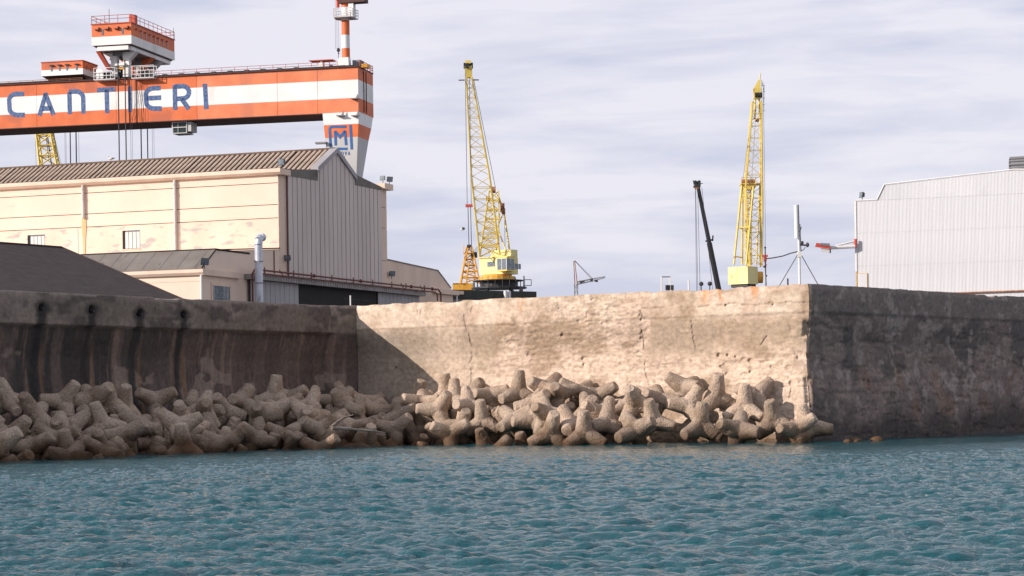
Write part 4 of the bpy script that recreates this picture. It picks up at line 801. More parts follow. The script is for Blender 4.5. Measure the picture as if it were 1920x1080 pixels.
# rust-red fire pipes along the canopy
rp = MB()
up = [(-7.6, -1.1, 5), (-7.6, -1.1, 9.9), (-7.1, -1.1, 10.35), (35.3, -1.1, 10.35), (36.0, -1.1, 10.0), (36.0, -1.1, 5)]
rp.path(up, .085); rp.build('fire_pipe', M['pipe_red'], fac, smooth=True)
rp = MB(); rp.path([(-7.0, -1.1, 5), (-7.0, -1.1, 9.6), (-6.6, -1.1, 10.03), (34.4, -1.1, 10.03), (35.0, -1.1, 9.8), (35.0, -1.1, 5)], .07); rp.build('fire_pipe', M['pipe_red'], fac, smooth=True)
for xx in (-5.2, .6, 4.3, 8.8, 13.7, 18.3, 23.0, 26.6, 31.5): mb = MB(); mb.tube((xx, -1.1, 9.98), (xx, -1.1, 10.62), .06); mb.tube((xx, -1.1, 10.1), (xx, 0, 10.1), .04); mb.build('pipe_bracket', M['pipe_red'], fac)
for xx in (-1.6, 26.0, 31.0): mb = MB(); mb.bar((xx-.7, -1.1, 10.55), (xx+.2, -1.1, 9.95), .07); mb.build('pipe_bracket', M['pipe_red'], fac)
for xx in (4.9, 15.4, 28.0, 33.6): mb = MB(); mb.ball((xx, -1.1, 10.35), .19, 8); mb.build('pipe_valve', M['pipe_red'], fac)
mb = MB(); mb.tube((1.35, -.14, 10.3), (1.35, -.14, 19.3), .06); mb.build('cable_pipe', M['pipe_red'], fac)
mb = MB(); mb.tube((-1.2, -.05, 10.3), (-1.2, -.05, 12.4), .05); mb.build('cable_pipe', M['pipe_red'], fac)
# downpipes
for y, zb in ((20.5, 16.3), (10.65, 12.5)):
    mb = MB(); mb.tube((-.18, y, 19.5), (-.18, y, zb), .145, .145, 10)
    for z in (19.0, 18.1, 16.4, 14.5):
        if z > zb: mb.tube((-.18, y, z), (-.18, y, z+.12), .185, .185, 10)
    mb.build('downpipe', M['downpipe'], fac, smooth=True)
mb = MB(); mb.prism([(20.30, 16.3), (20.72, 16.3), (20.80, 15.5), (20.70, 14.6), (20.64, 12.9), (20.42, 12.9), (20.38, 14.4), (20.26, 15.4)], 'x', -.053, -.0505); mb.build('rust_stain', M['run_off'], fac)
B(fac, 'joint_line', M['groove'], ((-.052, 21.15, 12.9), (-.0505, 21.2, 15.38)))
mb = MB(); mb.tube((-15.15, -.12, 9.5), (-15.15, -.12, 0), .10, .10, 8); mb.build('downpipe', M['white_steel'], fac, smooth=True)
mb = MB(); mb.tube((42.7, -.25, 10.0), (42.7, -.25, 5), .09, .09, 8); mb.build('downpipe', M['white_steel'], fac, smooth=True)
# galvanised duct
mb = MB(); dx = -8.1; pts = [(dx, -2.0, 4), (dx, -2.0, 12.4), (dx+.1, -2.0, 12.85), (dx+.38, -2.0, 13.12), (dx+.85, -2.0, 13.12)]
mb.path(pts, .35, 14); duct = mb.build('duct', M['duct'], None, smooth=True); duct.location = F1.o; duct.rotation_euler = (0, 0, F1.rz)
tag(duct, 'grey galvanised exhaust duct with a bent top standing before the workshop front', 'duct')
mb = MB(); mb.tube((dx, -2, 10.9), (dx, -2, 11.0), .39, .39, 14); mb.tube((dx, -2, 9.0), (dx, -2, 9.1), .39, .39, 14); mb.build('duct_band', M['grey_steel'], duct)

def floodlight(F, l, face, lab, s=1.0):
    p = F.world(l) if F else Vector(l); e = tag(empty('floodlight', p), lab, 'floodlight', 'floodlights on the buildings'); mb = MB()
    mb.tube((0, 0, 0), (0, 0, .45*s), .05*s, .05*s, 6); mb.build('bracket', M['lamp_body'], e)
    f = Vector(face).normalized(); u = f.cross(Vector((0, 0, 1))).normalized(); v = u.cross(f); mb = MB(); c = Vector((0, 0, .62*s))
    def P(a, b, d): return c+u*a*s+v*b*s+f*d*s
    mb.hexa([P(-.22, -.22, -.2), P(.22, -.22, -.2), P(.38, -.3, .15), P(-.38, -.3, .15)], [P(-.22, .22, -.2), P(.22, .22, -.2), P(.38, .3, .15), P(-.38, .3, .15)])
    mb.build('lamp_housing', M['lamp_body'], e); mb = MB(); mb.hexa([P(-.34, -.26, .151), P(.34, -.26, .151), P(.34, -.26, .17), P(-.34, -.26, .17)], [P(-.34, .26, .151), P(.34, .26, .151), P(.34, .26, .17), P(-.34, .26, .17)]); mb.build('lamp_glass', M['glass'], e)
floodlight(F1, (.2, -.3, 19.95), (-.6, -.8, -.1), 'floodlight on the cornice corner above the cream long wall')
floodlight(F1, (23.2, -.2, 20.65), (-.5, -.8, .1), 'left of two floodlights on the cornice at the right edge of the clad gable', .8)
floodlight(F1, (24.8, -.2, 20.65), (.6, -.8, -.2), 'right of two floodlights on the cornice at the right edge of the clad gable', .9)
floodlight(F1, (-14.9, -.3, 10.05), (.6, -.8, -.3), 'floodlight on the corner of the low cream wing, beside the grey roof')
floodlight(F1, (1.0, -.35, 11.3), (-.6, -.8, -.3), 'floodlight low on the pilaster left of the clad gable', .9)
floodlight(F1, (24.7, -.35, 11.0), (.6, -.8, -.2), 'floodlight on the wall just right of the clad gable', .9)

# ------------------------------------------------------------------ dark shed roof in front, behind the left wall
aw = math.degrees(math.atan2(dL_.x, dL_.y)); F4 = Frame((L0_.x, L0_.y, 4.0), aw)
pr = F4.hit(115, 464, 'y', 17.0); pe = F4.hit(372, 574, 'y', 5.0); zr, zev = pr.z, pe.z; xl = -60.0; dxh = pe.x
shed = tag(empty('shed', F4.o, F4.rz), 'low shed with a plain dark hipped roof behind the stained left wall', 'shed')
mb = MB()
vs = [(xl, 17, zr), (pr.x, 17, zr), (xl, 5, zev), (dxh, 5, zev), (xl, 29, zev), (dxh, 29, zev)]
mb.add(vs+[(v[0], v[1], v[2]-.18) for v in vs], [(2, 3, 1, 0), (1, 3, 5), (0, 1, 5, 4), (0, 4, 2), (8, 6, 7, 9), (7, 11, 9), (6, 10, 11, 7), (6, 8, 10), (2, 8, 9, 3), (3, 9, 11, 5), (5, 11, 10, 4), (4, 10, 8, 2)])
mb.build('roof', M['shed_roof'], shed)
mb = MB(); mb.tube((xl, 17, zr+.02), (pr.x, 17, zr+.02), .07, .07, 6); mb.tube((pr.x, 17, zr+.02), (dxh, 5, zev+.02), .06, .06, 6); mb.build('ridge_cap', M['shed_roof'], shed)
B(shed, 'wall', M['cornice'], ((xl+1, 5.6, 0), (dxh-.6, 28.4, zev-.2)))
print('shed', pr, pe)

# ------------------------------------------------------------------ pale corrugated hall on the right
F3 = frame_at(1604, 190, 20.5)
hall = tag(empty('hangar', F3.o, F3.rz), 'large pale corrugated metal hall with a shallow gable, right of the antenna mast', 'hangar')
def htop(y):
    y = -y
    if y < 1.9: return 15.32
    if y < 2.55: return 15.32+(y-1.9)/.65*1.28
    if y < 13.6: return 16.6+(y-2.55)/11.05*.72
    if y < 24.6: return 17.32-(y-13.6)/11*.72
    return 16.6
outline = [(-.02, 0), (-.02, 15.25), (-1.9, 15.25), (-2.55, 16.5), (-13.6, 17.22), (-24.7, 16.5), (-25.3, 15.25), (-27.2, 15.25), (-27.2, 0)]
mb = MB(); mb.prism(outline, 'x', .06, 60); mb.build('hall_body', M['hall'], hall)
def sheet(y0, y1, zs, ztop):
    mb = MB(); p = .1175; n = int(round((y0-y1)/p)); prof = []
    for k in range(n): prof += [(y0-k*p, 0), (y0-k*p-p*.22, -.016), (y0-k*p-p*.55, -.016), (y0-k*p-p*.77, 0)]
    prof.append((y0-n*p+.004, 0)); m = len(prof)
    mb.add([(.05+d, y, zs) for y, d in prof]+[(.05+d, y, ztop(y)) for y, d in prof], [(i, i+1, m+i+1, m+i) for i in range(m-1)])
    return mb
cache = {}
for k in range(29):
    y0 = -k*.94; y1 = y0-.94
    for r, (za, zb) in enumerate(((0, 6.97), (6.985, 9.64), (9.652, 12.49), (12.502, 15.29))):
        if r == 0 and k < 0: continue
        if r in cache: o = bpy.data.objects.new('wall_sheet', cache[r]); COL.objects.link(o); o.parent = hall; o.location = (random.uniform(-.002, .002), y0, 0)
        else: o = sheet(0, -.94, za, lambda y: zb).build('wall_sheet', M['hall'], hall); cache[r] = o.data
    if 2.2 < -y1 and -y0 < 25.1:
        o = sheet(y0, y1, 15.31, lambda y: max(15.32, htop(y)-.03)).build('wall_sheet', M['hall'], hall); o.location.x = random.uniform(-.002, .002)
mb = MB(); pts = [(0.0, 0.03, 15.36), (0, -1.9, 15.36), (0, -2.55, 16.64), (0, -13.6, 17.38), (0, -24.7, 16.64), (0, -25.3, 15.36), (0, -27.2, 15.36)]
mb.path(pts, .06, 5); mb.build('verge_trim', M['white_steel'], hall)
B(hall, 'corner_trim', M['white_steel'], ((-.03, -.06, 9.2), (.06, .09, 15.3)))
B(hall, 'corner_trim', M['yellow_trim'], ((-.035, -.05, 0), (.055, .05, 9.19)))
o = B(hall, 'side_door', M['hall'], ((-.05, -.92, 5.0), (.01, -.12, 9.0)))
B(o, 'door_frame', M['yellow_trim'], ((-.06, -.955, 5.0), (.0, -.923, 9.03)), ((-.06, -.92, 9.003), (.0, -.1, 9.035)))
mb = MB(); mb.tube((-.12, -7.0, 7.05), (-.12, -27, 7.12), .07, .07, 6); mb.build('wall_pipe', M['rust'], hall)
# ribbed round ventilator on the ridge
mb = MB(); c = Vector((2.5, -12.95, 18.0)); n = 18
mb.tube(c, c+Vector((0, -5.5, 0)), .60, .60, n)
for k in range(14):
    an = 2*math.pi*k/14; v = Vector((math.cos(an)*.66, 0, math.sin(an)*.66)); mb.tube(c+v, c+v+Vector((0, -5.5, 0)), .07, .07, 5)
mb.tube(c+Vector((0, .06, 0)), c+Vector((0, 0, 0)), .62, .70, n)
mb.build('ridge_ventilator', M['grey_steel'], hall)
B(hall, 'ventilator_base', M['grey_steel'], ((1.9, -17.8, 16.2), (3.1, -13.2, 17.7)))
floodlight(F3, (.3, -.55, 15.35), (-.9, -.3, .1), 'floodlight on the left end of the pale corrugated hall roof', .8)
# red and white lamp arm reaching out from the hall corner
def part_at(mb, name, mat, e, off, **k):
    mb.v = [(x-off[0], y-off[1], z-off[2]) for x, y, z in mb.v]; return mb.build(name, mat, e, **k)
Yb = 189.7; b0 = at(1603, 460, Yb); arm = tag(empty('bracket_arm', b0), 'white outrigger arm with red and white end box fixed to the hall corner', 'bracket arm')
P = lambda x, y, dY=0: at(x, y, Yb+dY)
mb = MB(); mb.tube(P(1603, 462), P(1556, 464.5), .16, .16, 8); mb.tube(P(1603, 452), P(1565, 461.5), .09, .09, 6); mb.tube(P(1603, 462, 1), P(1560, 464.5, .6), .07, .07, 6); part_at(mb, 'arm_tube', M['white_steel'], arm, b0)
mb = MB(); mb.tube(P(1603.5, 448), P(1603.5, 465), .13, .13, 6); part_at(mb, 'wall_plate', M['hook_red'], arm, b0)
mb = MB(); mb.hexa([P(1528, 463, -.4), P(1557, 467, -.4), P(1557, 467, .8), P(1528, 463, .8)], [P(1531, 455, -.4), P(1557, 461, -.4), P(1557, 461, .8), P(1531, 455, .8)]); part_at(mb, 'end_box', M['hook_red'], arm, b0)
mb = MB(); mb.hexa([P(1540, 473, -.3), P(1555.5, 474, -.3), P(1555.5, 474, .7), P(1540, 473, .7)], [P(1539, 465, -.3), P(1555.5, 467.2, -.3), P(1555.5, 467.2, .7), P(1539, 465, .7)]); part_at(mb, 'end_panel', M['white_steel'], arm, b0)
mb = MB(); mb.hexa([P(1538, 459.5, -.45), P(1556, 462, -.45), P(1556, 462, .85), P(1538, 459.5, .85)], [P(1538, 455.6, -.45), P(1556, 456.5, -.45), P(1556, 456.5, .85), P(1538, 455.6, .85)]); part_at(mb, 'end_grating', M['grey_steel'], arm, b0)
mb = MB(); mb.tube(P(1556.5, 464), P(1556.5, 474.5), .07, .07, 5); part_at(mb, 'end_post', M['dark_steel'], arm, b0)

# ------------------------------------------------------------------ the orange and white gantry crane
F2 = frame_at(675, 420, 13.5)
gan = tag(empty('gantry_crane', F2.o, F2.rz), 'huge orange and white striped gantry crane with blue lettering on its girder', 'gantry crane')
GY = 150.0; GW = 9.6
mb = MB(); mb.box((.5, .5, 54.45), (GW-.5, GY, 62.7)); mb.build('girder_core', M['soffit'], gan)
for a, b, m in ((60.5, 62.9, 'orange'), (57.0, 60.5, 'white'), (54.3, 57.0, 'orange')):
    z1 = b
    cuts = [0, 8.2, 16.4, 33, 50, 67, 84, 101, 118, GY]
    for y0, y1 in zip(cuts, cuts[1:]): B(gan, 'girder_plate', M['orange_faded' if m == 'orange' and y0 < 30 else m], ((0, y0+.03 if y0 else 0, a), (.45, y1-.03, z1)))
    B(gan, 'girder_plate', M[m], ((.452, 0, a), (GW+.2, .45, z1)))
    B(gan, 'girder_plate', M[m], ((GW-.4, .46, a), (GW, GY, z1)))
B(gan, 'girder_soffit', M['soffit'], ((.02, 7.3, 54.16), (GW, GY, 54.298)))
B(gan, 'girder_deck', M['soffit'], ((-.35, -.1, 62.902), (GW+.3, GY, 63.08)))
# end-face ribs
for x in (3.4, 5.0): B(gan, 'end_rib', M['soffit'], ((x, -.14, 54.6), (x+.18, -.003, 62.6)))
# leg
lz = [(54.3, 0, 7.25, 9.4), (52.0, .05, 7.05, 8.35), (49.5, .2, 6.8, 6.9), (41.9, .62, 6.1, 3.9), (0, 2.4, 4.4, 2.2)]
for (za, a0, a1, ax), (zb, b0_, b1, bx), m in zip(lz, lz[1:], ('white', 'orange', 'gantry_grey', 'gantry_grey')):
    mb = MB(); mb.hexa([(0.01, b0_, zb), (bx, b0_, zb), (bx, b1, zb), (0.01, b1, zb)], [(0.01, a0, za), (ax, a0, za), (ax, a1, za), (0.01, a1, za)]); mb.build('leg_section', M[m], gan)
# far leg of the crane, outside the picture to the left
mb = MB(); mb.hexa([(0, GY-8, 0), (3, GY-8, 0), (3, GY-5, 0), (0, GY-5, 0)], [(0, GY-8, 54.2), (9, GY-8, 54.2), (9, GY-1, 54.2), (0, GY-1, 54.2)]); mb.build('leg_section', M['white'], gan)
# small platforms on the front
for px, py in ((667, 185), (640, 217), (668, 217)):
    h = F2.hit(px, py, 'x', 0); mb = MB(); mb.box((-.9, h.y-.75, h.z-.12), (-.01, h.y+.75, h.z+.05)); mb.prism([(h.y-.7, h.z+.05), (h.y-.1, h.z+.05), (h.y-.55, h.z+.9)], 'x', -.5, -.4); mb.build('access_platform', M['grey_steel'], gan)
h = F2.hit(608, 269, 'x', 0); mb = MB(); mb.box((-.8, h.y-.6, h.z-.1), (.3, h.y+1.6, h.z+.25)); mb.build('access_platform', M['grey_steel'], gan)
# handrail along the girder
def railing(name, pts, h, step, mat, parent, r=.05, rails=(1.0, .5)):
    mb = MB()
    for a, b in zip(pts, pts[1:]):
        a = Vector(a); b = Vector(b); n = max(1, int((b-a).length/step))
        for k in range(n+1): p = a.lerp(b, k/n); mb.tube(p, p+Vector((0, 0, h)), r, r, 4)
        for q in rails: mb.tube(a+Vector((0, 0, h*q)), b+Vector((0, 0, h*q)), r, r, 4)
    return mb.build(name, mat, parent)
railing('handrail', [(-.3, 46, 63.08), (-.3, 4, 63.08)], 1.0, 2.6, M['orange_rail'], gan, .045)
railing('handrail', [(-.3, GY, 63.08), (-.3, 57, 63.08)], .5, 2.6, M['rust'], gan, .05)
railing('handrail', [(1.0, -.05, 63.08), (GW, -.05, 63.08), (GW, 8, 63.08)], 1.3, 1.6, M['orange_rail'], gan, .06, (1, .66, .33))
mb = MB(); mb.tube((.6, 1, 63.3), (.6, GY, 63.3), .13, .13, 4); mb.build('trolley_rail', M['dark_steel'], gan)
mb = MB(); mb.tube((GW-.6, 1, 63.3), (GW-.6, GY, 63.3), .13, .13, 4); mb.build('trolley_rail', M['dark_steel'], gan)
for k in range(10): B(gan, 'cable_drag', M['dark_steel'], ((-.2, 12+k*3.4, 63.1), (.4, 12.9+k*3.4, 63.45)))
# lettering, flat plates of mottled blue paint
def letter(strokes, name='letter', mat=M['blue'], w=4.4, par=gan, val=-.03, th=.03):
    """strokes: polylines in picture points on the girder face, w = stroke width in picture points"""
    mb = MB()
    for s in strokes:
        P3 = [F2.hit(x, y, 'x', 0) for x, y in s]; P2 = [Vector((p.y, p.z)) for p in P3]; hw = w/2/9.76
        L = []; R = []
        for i, p in enumerate(P2):
            d1 = (P2[i]-P2[i-1]).normalized() if i else (P2[1]-p).normalized(); d2 = (P2[i+1]-p).normalized() if i < len(P2)-1 else d1
            n = Vector((-(d1+d2).y, (d1+d2).x)).normalized(); k = hw/max(.5, n.dot(Vector((-d1.y, d1.x)))); L.append(p+n*k); R.append(p-n*k)
        b = len(mb.v)
        for a, c in zip(L, R): mb.v += [(val, a.x, a.y), (val, c.x, c.y), (val+th, a.x, a.y), (val+th, c.x, c.y)]
        for i in range(len(P2)-1):
            q = b+4*i; mb.f += [(q, q+1, q+5, q+4), (q, q+4, q+6, q+2), (q+1, q+3, q+7, q+5)]; mb.m += [0]*3
        mb.f += [(b, b+2, b+3, b+1), (q+4, q+5, q+7, q+6)]; mb.m += [0]*2
    o = mb.build(name, mat, par); return o
def arc(cx, cy, rx, ry, a0, a1, n=7): return [(cx+rx*math.cos(math.radians(a0+(a1-a0)*i/n)), cy-ry*math.sin(math.radians(a0+(a1-a0)*i/n))) for i in range(n+1)]
letter([[(45, 176)]+arc(32, 188, 15, 12, 90, 180)+arc(33, 204, 15, 11.5, 180, 270)[0:]+[(46.5, 215.5)]], w=9)
letter([[(74, 217), (86, 174.5)], [(84.5, 174.5), (100.5, 215.5)], [(79, 204), (96, 203)]], w=9)
letter([[(131, 214), (130, 172.5)], [(129, 172), (142, 171.5)]+arc(143, 184, 13, 12.5, 80, 0)+[(156.5, 213)]], w=9)
letter([[(182, 169), (216, 167)], [(200, 168), (201, 212)]], w=9)
letter([[(243, 162), (244, 210)]], w=7.5)
letter([[(301, 165)]+arc(288, 177, 14.5, 11.5, 90, 180)+arc(289, 192, 14.5, 11.5, 180, 270)+[(303, 203.5)], [(275, 184.5), (302, 183)]], w=9)
letter([[(328.5, 206), (327.5, 159.5)], [(326, 162.5), (342, 161.5)]+arc(343, 173, 11.5, 11.5, 90, -90)+[(331, 185.5)], [(341, 186), (354, 204.5)]], w=9)
letter([[(384, 157), (387, 204.5)]], w=9)
# emblem on the leg
def leg_letter(st, w, name='emblem'): return letter(st, name, M['logo_blue'], w, gan, -.05)
leg_letter([[(649, 237.5)]+arc(623.5, 242.5, 5.5, 5, 90, 180, 4)+arc(625.5, 274, 5.5, 5, 180, 270, 4)+[(651.5, 279)]], 4.6)
leg_letter([[(629.5, 272.5), (628.5, 246)], [(628, 245.5), (637.5, 257), (647, 245)], [(646.8, 245), (649, 272)]], 4.8)
leg_letter([[(657, 234), (659.5, 280)]], 4.8)
G = {'G': [[(1, .15), (.6, 0), (.1, .2), (0, .5), (.1, .85), (.6, 1), (1, .85), (1, .55), (.6, .55)]], 'E': [[(1, 0), (0, 0), (0, 1), (1, 1)], [(0, .5), (.8, .5)]], 'N': [[(0, 1), (0, 0), (1, 1), (1, 0)]],
     'O': [[(.5, 0), (.1, .15), (0, .5), (.1, .85), (.5, 1), (.9, .85), (1, .5), (.9, .15), (.5, 0)]], 'V': [[(0, 0), (.5, 1), (1, 0)]], 'A': [[(0, 1), (.5, 0), (1, 1)], [(.2, .65), (.8, .65)]], '1': [[(.1, .25), (.5, 0), (.5, 1)]]}
for k, ch in enumerate('GENOVA'):
    x0 = 621.6+k*6.2; leg_letter([[(x0+a*3.4, 284.3-.25*k/6+b*6.4) for a, b in s] for s in G[ch]], .95, 'letter')
leg_letter([[(643.5+a*4, 293+b*8) for a, b in s] for s in G['1']], 1.1, 'numeral')

# trolley with its machine house, a thing of its own that runs on the girder
TX = -2.6
th = lambda px, py: F2.hit(px, py, 'x', TX)
tro = tag(empty('crane_trolley', F2.world((0, 50, 63.4)), F2.rz), 'orange and white crane trolley with a big machine house standing on the girder', 'crane trolley')
O = Vector((0, 50, 63.4))
def TB(name, mat, *boxes, par=None):
    mb = MB()
    for lo, hi in boxes: mb.box(Vector(lo)-O, Vector(hi)-O)
    return mb.build(name, mat, par or tro)
y0, y1 = th(246, 66).y, th(172, 66).y; X1 = 19.5
zt, zm, zb = th(172, 47).z, th(172, 70).z, th(172, 86).z
TB('house_upper', M['orange'], ((TX, y0, zm), (X1, y1, zt)))
TB('house_lower', M['white'], ((TX-.03, y0-.03, zb), (X1+.03, y1+.03, zm-.003)))
TB('house_roof', M['orange_rail'], ((TX-.15, y0-.15, zt+.003), (X1+.15, y1+.15, zt+.2)))
for k in range(4): yy = y1-1.1-k*2.05; TB('roof_vent_hood', M['soffit'], ((TX-.5, yy-.55, zt-1.15), (TX-.002, yy+.25, zt-.95)), ((TX-.4, yy-.6, zt-.95), (TX-.002, yy-.45, zt-.6)))
for yy in (y1-2.1, y1-6.3): TB('window', M['glass'], ((TX-.06, yy-.4, zm+.35), (TX-.002, yy, zm+1.4)))
for k in range(7): xx = TX+5+k*2.2; TB('window', M['glass'], ((xx, y0-.06, zm+.2), (xx+.35, y0-.002, zm+1.5)))
for k in range(8): xx = TX+2+k*2.2; TB('roof_vent_hood', M['orange_rail'], ((xx, y0-.4, zt-1.0), (xx+.6, y0-.002, zt-.8)))
o = railing('handrail', [Vector((TX, y1, zt+.2))-O, Vector((TX, y0, zt+.2))-O, Vector((X1, y0, zt+.2))-O, Vector((X1, y1, zt+.2))-O, Vector((TX, y1, zt+.2))-O], 1.5, 2.2, M['orange_rail'], tro, .055, (1, .55))
mb = MB(); mb.tube(Vector((TX+.1, y1-3.7, zt))-O, Vector((TX+.1, y1-3.7, zt+3.0))-O, .07, .05, 6); mb.tube(Vector((X1-.3, y0, zt))-O, Vector((X1-.3, y0, zt+2.6))-O, .05, .04, 6); mb.build('aerial', M['dark_steel'], tro)
TB('roof_box', M['orange_rail'], ((TX+3.2, y0+.6, zt+.2), (TX+4.6, y0+1.8, zt+2.2)))
# open under-frame of beams, flared legs down to the girder
zf = zb-1.05; zg = 63.4; V_ = Vector
TB('house_floor', M['soffit'], ((TX+.3, y0+.4, zb-.25), (X1-.4, y1-.4, zb-.032)))
for xx in (TX+.15, 8.5, X1-1.9): TB('under_frame_beam', M['white'], ((xx, y0+.75, zf), (xx+.9, y1-1.05, zb-.26)))
for yy in (y0+.5, y1-1.4): TB('under_frame_beam', M['white'], ((TX+1.06, yy, zf+.05), (X1-1.0, yy+.7, zb-.26)))
for xt, xb, mat in ((.2, .3, 'white'), (GW-1.2, GW-1.9, 'orange'), (GW+3.2, GW-.7, 'gantry_grey')):
    for s, yt, yb in ((1, y1-2.4, y1-3.5), (-1, y0+1.7, y0+2.6)):
        mb = MB(); zm1 = zf-1.6
        mb.hexa([V_((xb, yb-.55, zg))-O, V_((xb+1.3, yb-.55, zg))-O, V_((xb+1.3, yb+.55, zg))-O, V_((xb, yb+.55, zg))-O], [V_((xt, yb-.6+.2*s, zm1))-O, V_((xt+1.4, yb-.6+.2*s, zm1))-O, V_((xt+1.4, yb+.6+.2*s, zm1))-O, V_((xt, yb+.6+.2*s, zm1))-O])
        mb.hexa([V_((xt, yb-.6+.2*s, zm1+.002))-O, V_((xt+1.4, yb-.6+.2*s, zm1+.002))-O, V_((xt+1.4, yb+.6+.2*s, zm1+.002))-O, V_((xt, yb+.6+.2*s, zm1+.002))-O], [V_((xt, yt-1.5, zf-.002))-O, V_((xt+1.6, yt-1.5, zf-.002))-O, V_((xt+1.6, yt+1.5, zf-.002))-O, V_((xt, yt+1.5, zf-.002))-O]); mb.build('frame_leg', M[mat], tro)
mb = MB(); mb.hexa([V_((-.6, y1-3.0, 64.9))-O, V_((.4, y1-3.0, 64.9))-O, V_((.4, y1-2.2, 64.9))-O, V_((-.6, y1-2.2, 64.9))-O], [V_((TX+.4, y1-1.5, zf))-O, V_((TX+1.4, y1-1.5, zf))-O, V_((TX+1.4, y1-.6, zf))-O, V_((TX+.4, y1-.6, zf))-O]); mb.build('frame_brace', M['orange_rail'], tro)
TB('hanging_machinery', M['grey_steel'], ((2, y0+3, zf-.9), (6, y1-3.2, zb-.27)), ((8, y0+2.6, zf-1.6), (12, y1-4, zf)))
TB('machinery', M['dark_steel'], ((1.0, y0+2.6, zg+.3), (GW-1, y1-3, zg+1.1)), ((2, y0+3.2, zg+1.1), (5, y0+4.4, zg+1.7)))
TB('machinery', M['amber'], ((.2, y0+2.8, zg+1.5), (1.8, y0+4.4, zg+2.0)))
TB('winch_drum', M['grey_steel'], ((0, y0+3.1, zg+4.2), (6, y1-3.2, zg+5.3)))
TB('cross_beam', M['white'], ((-.3, y0+1.5, zg+2.2), (.5, y1-2.5, zg+2.6)))
# white railed cages hanging on the front
for a, b, t_, u_ in ((176, 215, 126, 150), (247, 288, 122, 147)):
    p, q = F2.hit(a, u_, 'x', -1.5), F2.hit(b, t_, 'x', -1.5); mb = MB()
    for xx in (-1.5, -.05):
        mb.tube(V_((xx, p.y, p.z))-O, V_((xx, q.y, p.z))-O, .10, .10, 5)
        for f in (.33, .62, 1.0): mb.tube(V_((xx, p.y, p.z+f*(q.z-p.z)))-O, V_((xx, q.y, p.z+f*(q.z-p.z)))-O, .065, .065, 5)
        for k in range(6): yy = p.y+(q.y-p.y)*k/5; mb.tube(V_((xx, yy, p.z))-O, V_((xx, yy, q.z if k in (0, 2, 5) else p.z+(q.z-p.z)*.62))-O, .065, .065, 5)
    mb.box(V_((-1.5, p.y, p.z-.12))-O, V_((-.05, q.y, p.z))-O)
    c = mb.build('service_cage', M['white'], tro)
    yc = (p.y+q.y)/2
    mb = MB(); mb.box(V_((-1.2, yc-1.1, p.z+.1))-O, V_((-.3, yc+.7, p.z+1.0))-O); mb.tube(V_((-1.1, yc-1.2, p.z+1.3))-O, V_((-.4, yc+1.2, p.z+1.3))-O, .35, .35, 8); mb.build('winch', M['dark_steel'], c)
    if a < 200: mb = MB(); mb.box(V_((-1.3, yc+.3, p.z+.3))-O, V_((-1.22, yc+1.8, p.z+2.1))-O); mb.build('panel', M['white'], c)
# hoist ropes, hanging in front of and behind the girder
def ropes(pxs, ya, yb, X, name='hoist_rope'):
    for px, r, lean in pxs:
        a = F2.hit(px, ya, 'x', X); b = F2.hit(px+lean, yb, 'x', X); mb = MB(); b.y = a.y+(b.y-a.y)*.0
        mb.tube(V_((X, a.y, a.z))-O, V_((X, b.y, b.z-20))-O, r, r, 6); mb.build(name, M['rope'], tro)
ropes([(221, .13, 0), (234, .13, 0), (243, .035, 0), (246, .03, 0)], 112, 300, -1.3)
ropes([(263, .13, 0), (275, .12, 0), (284, .03, 0), (287, .03, 0), (130, .12, 0), (141, .13, 0), (120, .03, 0), (122, .03, 0), (146, .03, 0)], 150, 300, GW+1.6)
for k in range(7):
    a = F2.hit(247+k*2.6, 149, 'x', -.9); b = F2.hit(242+k*5.0, 226, 'x', -.35); mb = MB(); mb.tube(a-O, b-O, .03, .03, 4); mb.build('guide_rope', M['rope'], tro)
# smaller orange and white machine house left of the trolley
x0_ = -.6; a, b = F2.hit(155, 117, 'x', x0_), F2.hit(78, 147, 'x', x0_); sm = tag(empty('winch_house', F2.world((0, a.y, 63.08)), F2.rz), 'small orange and white winch house on the girder, left of the big trolley', 'winch house'); O2 = Vector((0, a.y, 63.08))
def SB(name, mat, *boxes):
    mb = MB()
    for lo, hi in boxes: mb.box(Vector(lo)-O2, Vector(hi)-O2)
    return mb.build(name, mat, sm)
zt2 = F2.hit(78, 118, 'x', x0_).z; zm2 = F2.hit(78, 132, 'x', x0_).z; zb2 = F2.hit(78, 143, 'x', x0_).z; xe = x0_+7
SB('house_upper', M['orange'], ((x0_, a.y, zm2), (xe, b.y, zt2))); SB('house_lower', M['white'], ((x0_-.02, a.y-.02, zb2), (xe+.02, b.y+.02, zm2-.003))); SB('house_roof', M['orange_rail'], ((x0_-.12, a.y-.12, zt2+.003), (xe+.1, b.y+.12, zt2+.16)))
mb = MB(); mb.hexa([V_((1.6, a.y, 63.1))-O2, V_((xe, a.y, 63.1))-O2, V_((xe, b.y-1.4, 63.1))-O2, V_((1.6, b.y-1.4, 63.1))-O2], [V_((x0_+.1, a.y, zb2-.003))-O2, V_((xe, a.y, zb2-.003))-O2, V_((xe, b.y, zb2-.003))-O2, V_((x0_+.1, b.y, zb2-.003))-O2]); mb.build('house_base', M['soffit'], sm)
for k, px in enumerate((97, 112, 126, 144)):
    yy = F2.hit(px, 128, 'x', x0_).y; SB('window', M['glass'], ((x0_-.06, yy-.2, zm2-.3), (x0_-.002 if False else x0_-.022, yy+.2, zm2+.75))); SB('roof_vent_hood', M['soffit'], ((x0_-.4, yy-.45, zt2-.75), (x0_-.002, yy+.35, zt2-.55)))
for k in range(3): SB('window', M['glass'], ((1+k*1.8, a.y-.05, zm2-.1), (1.35+k*1.8, a.y-.021, zm2+.7)))
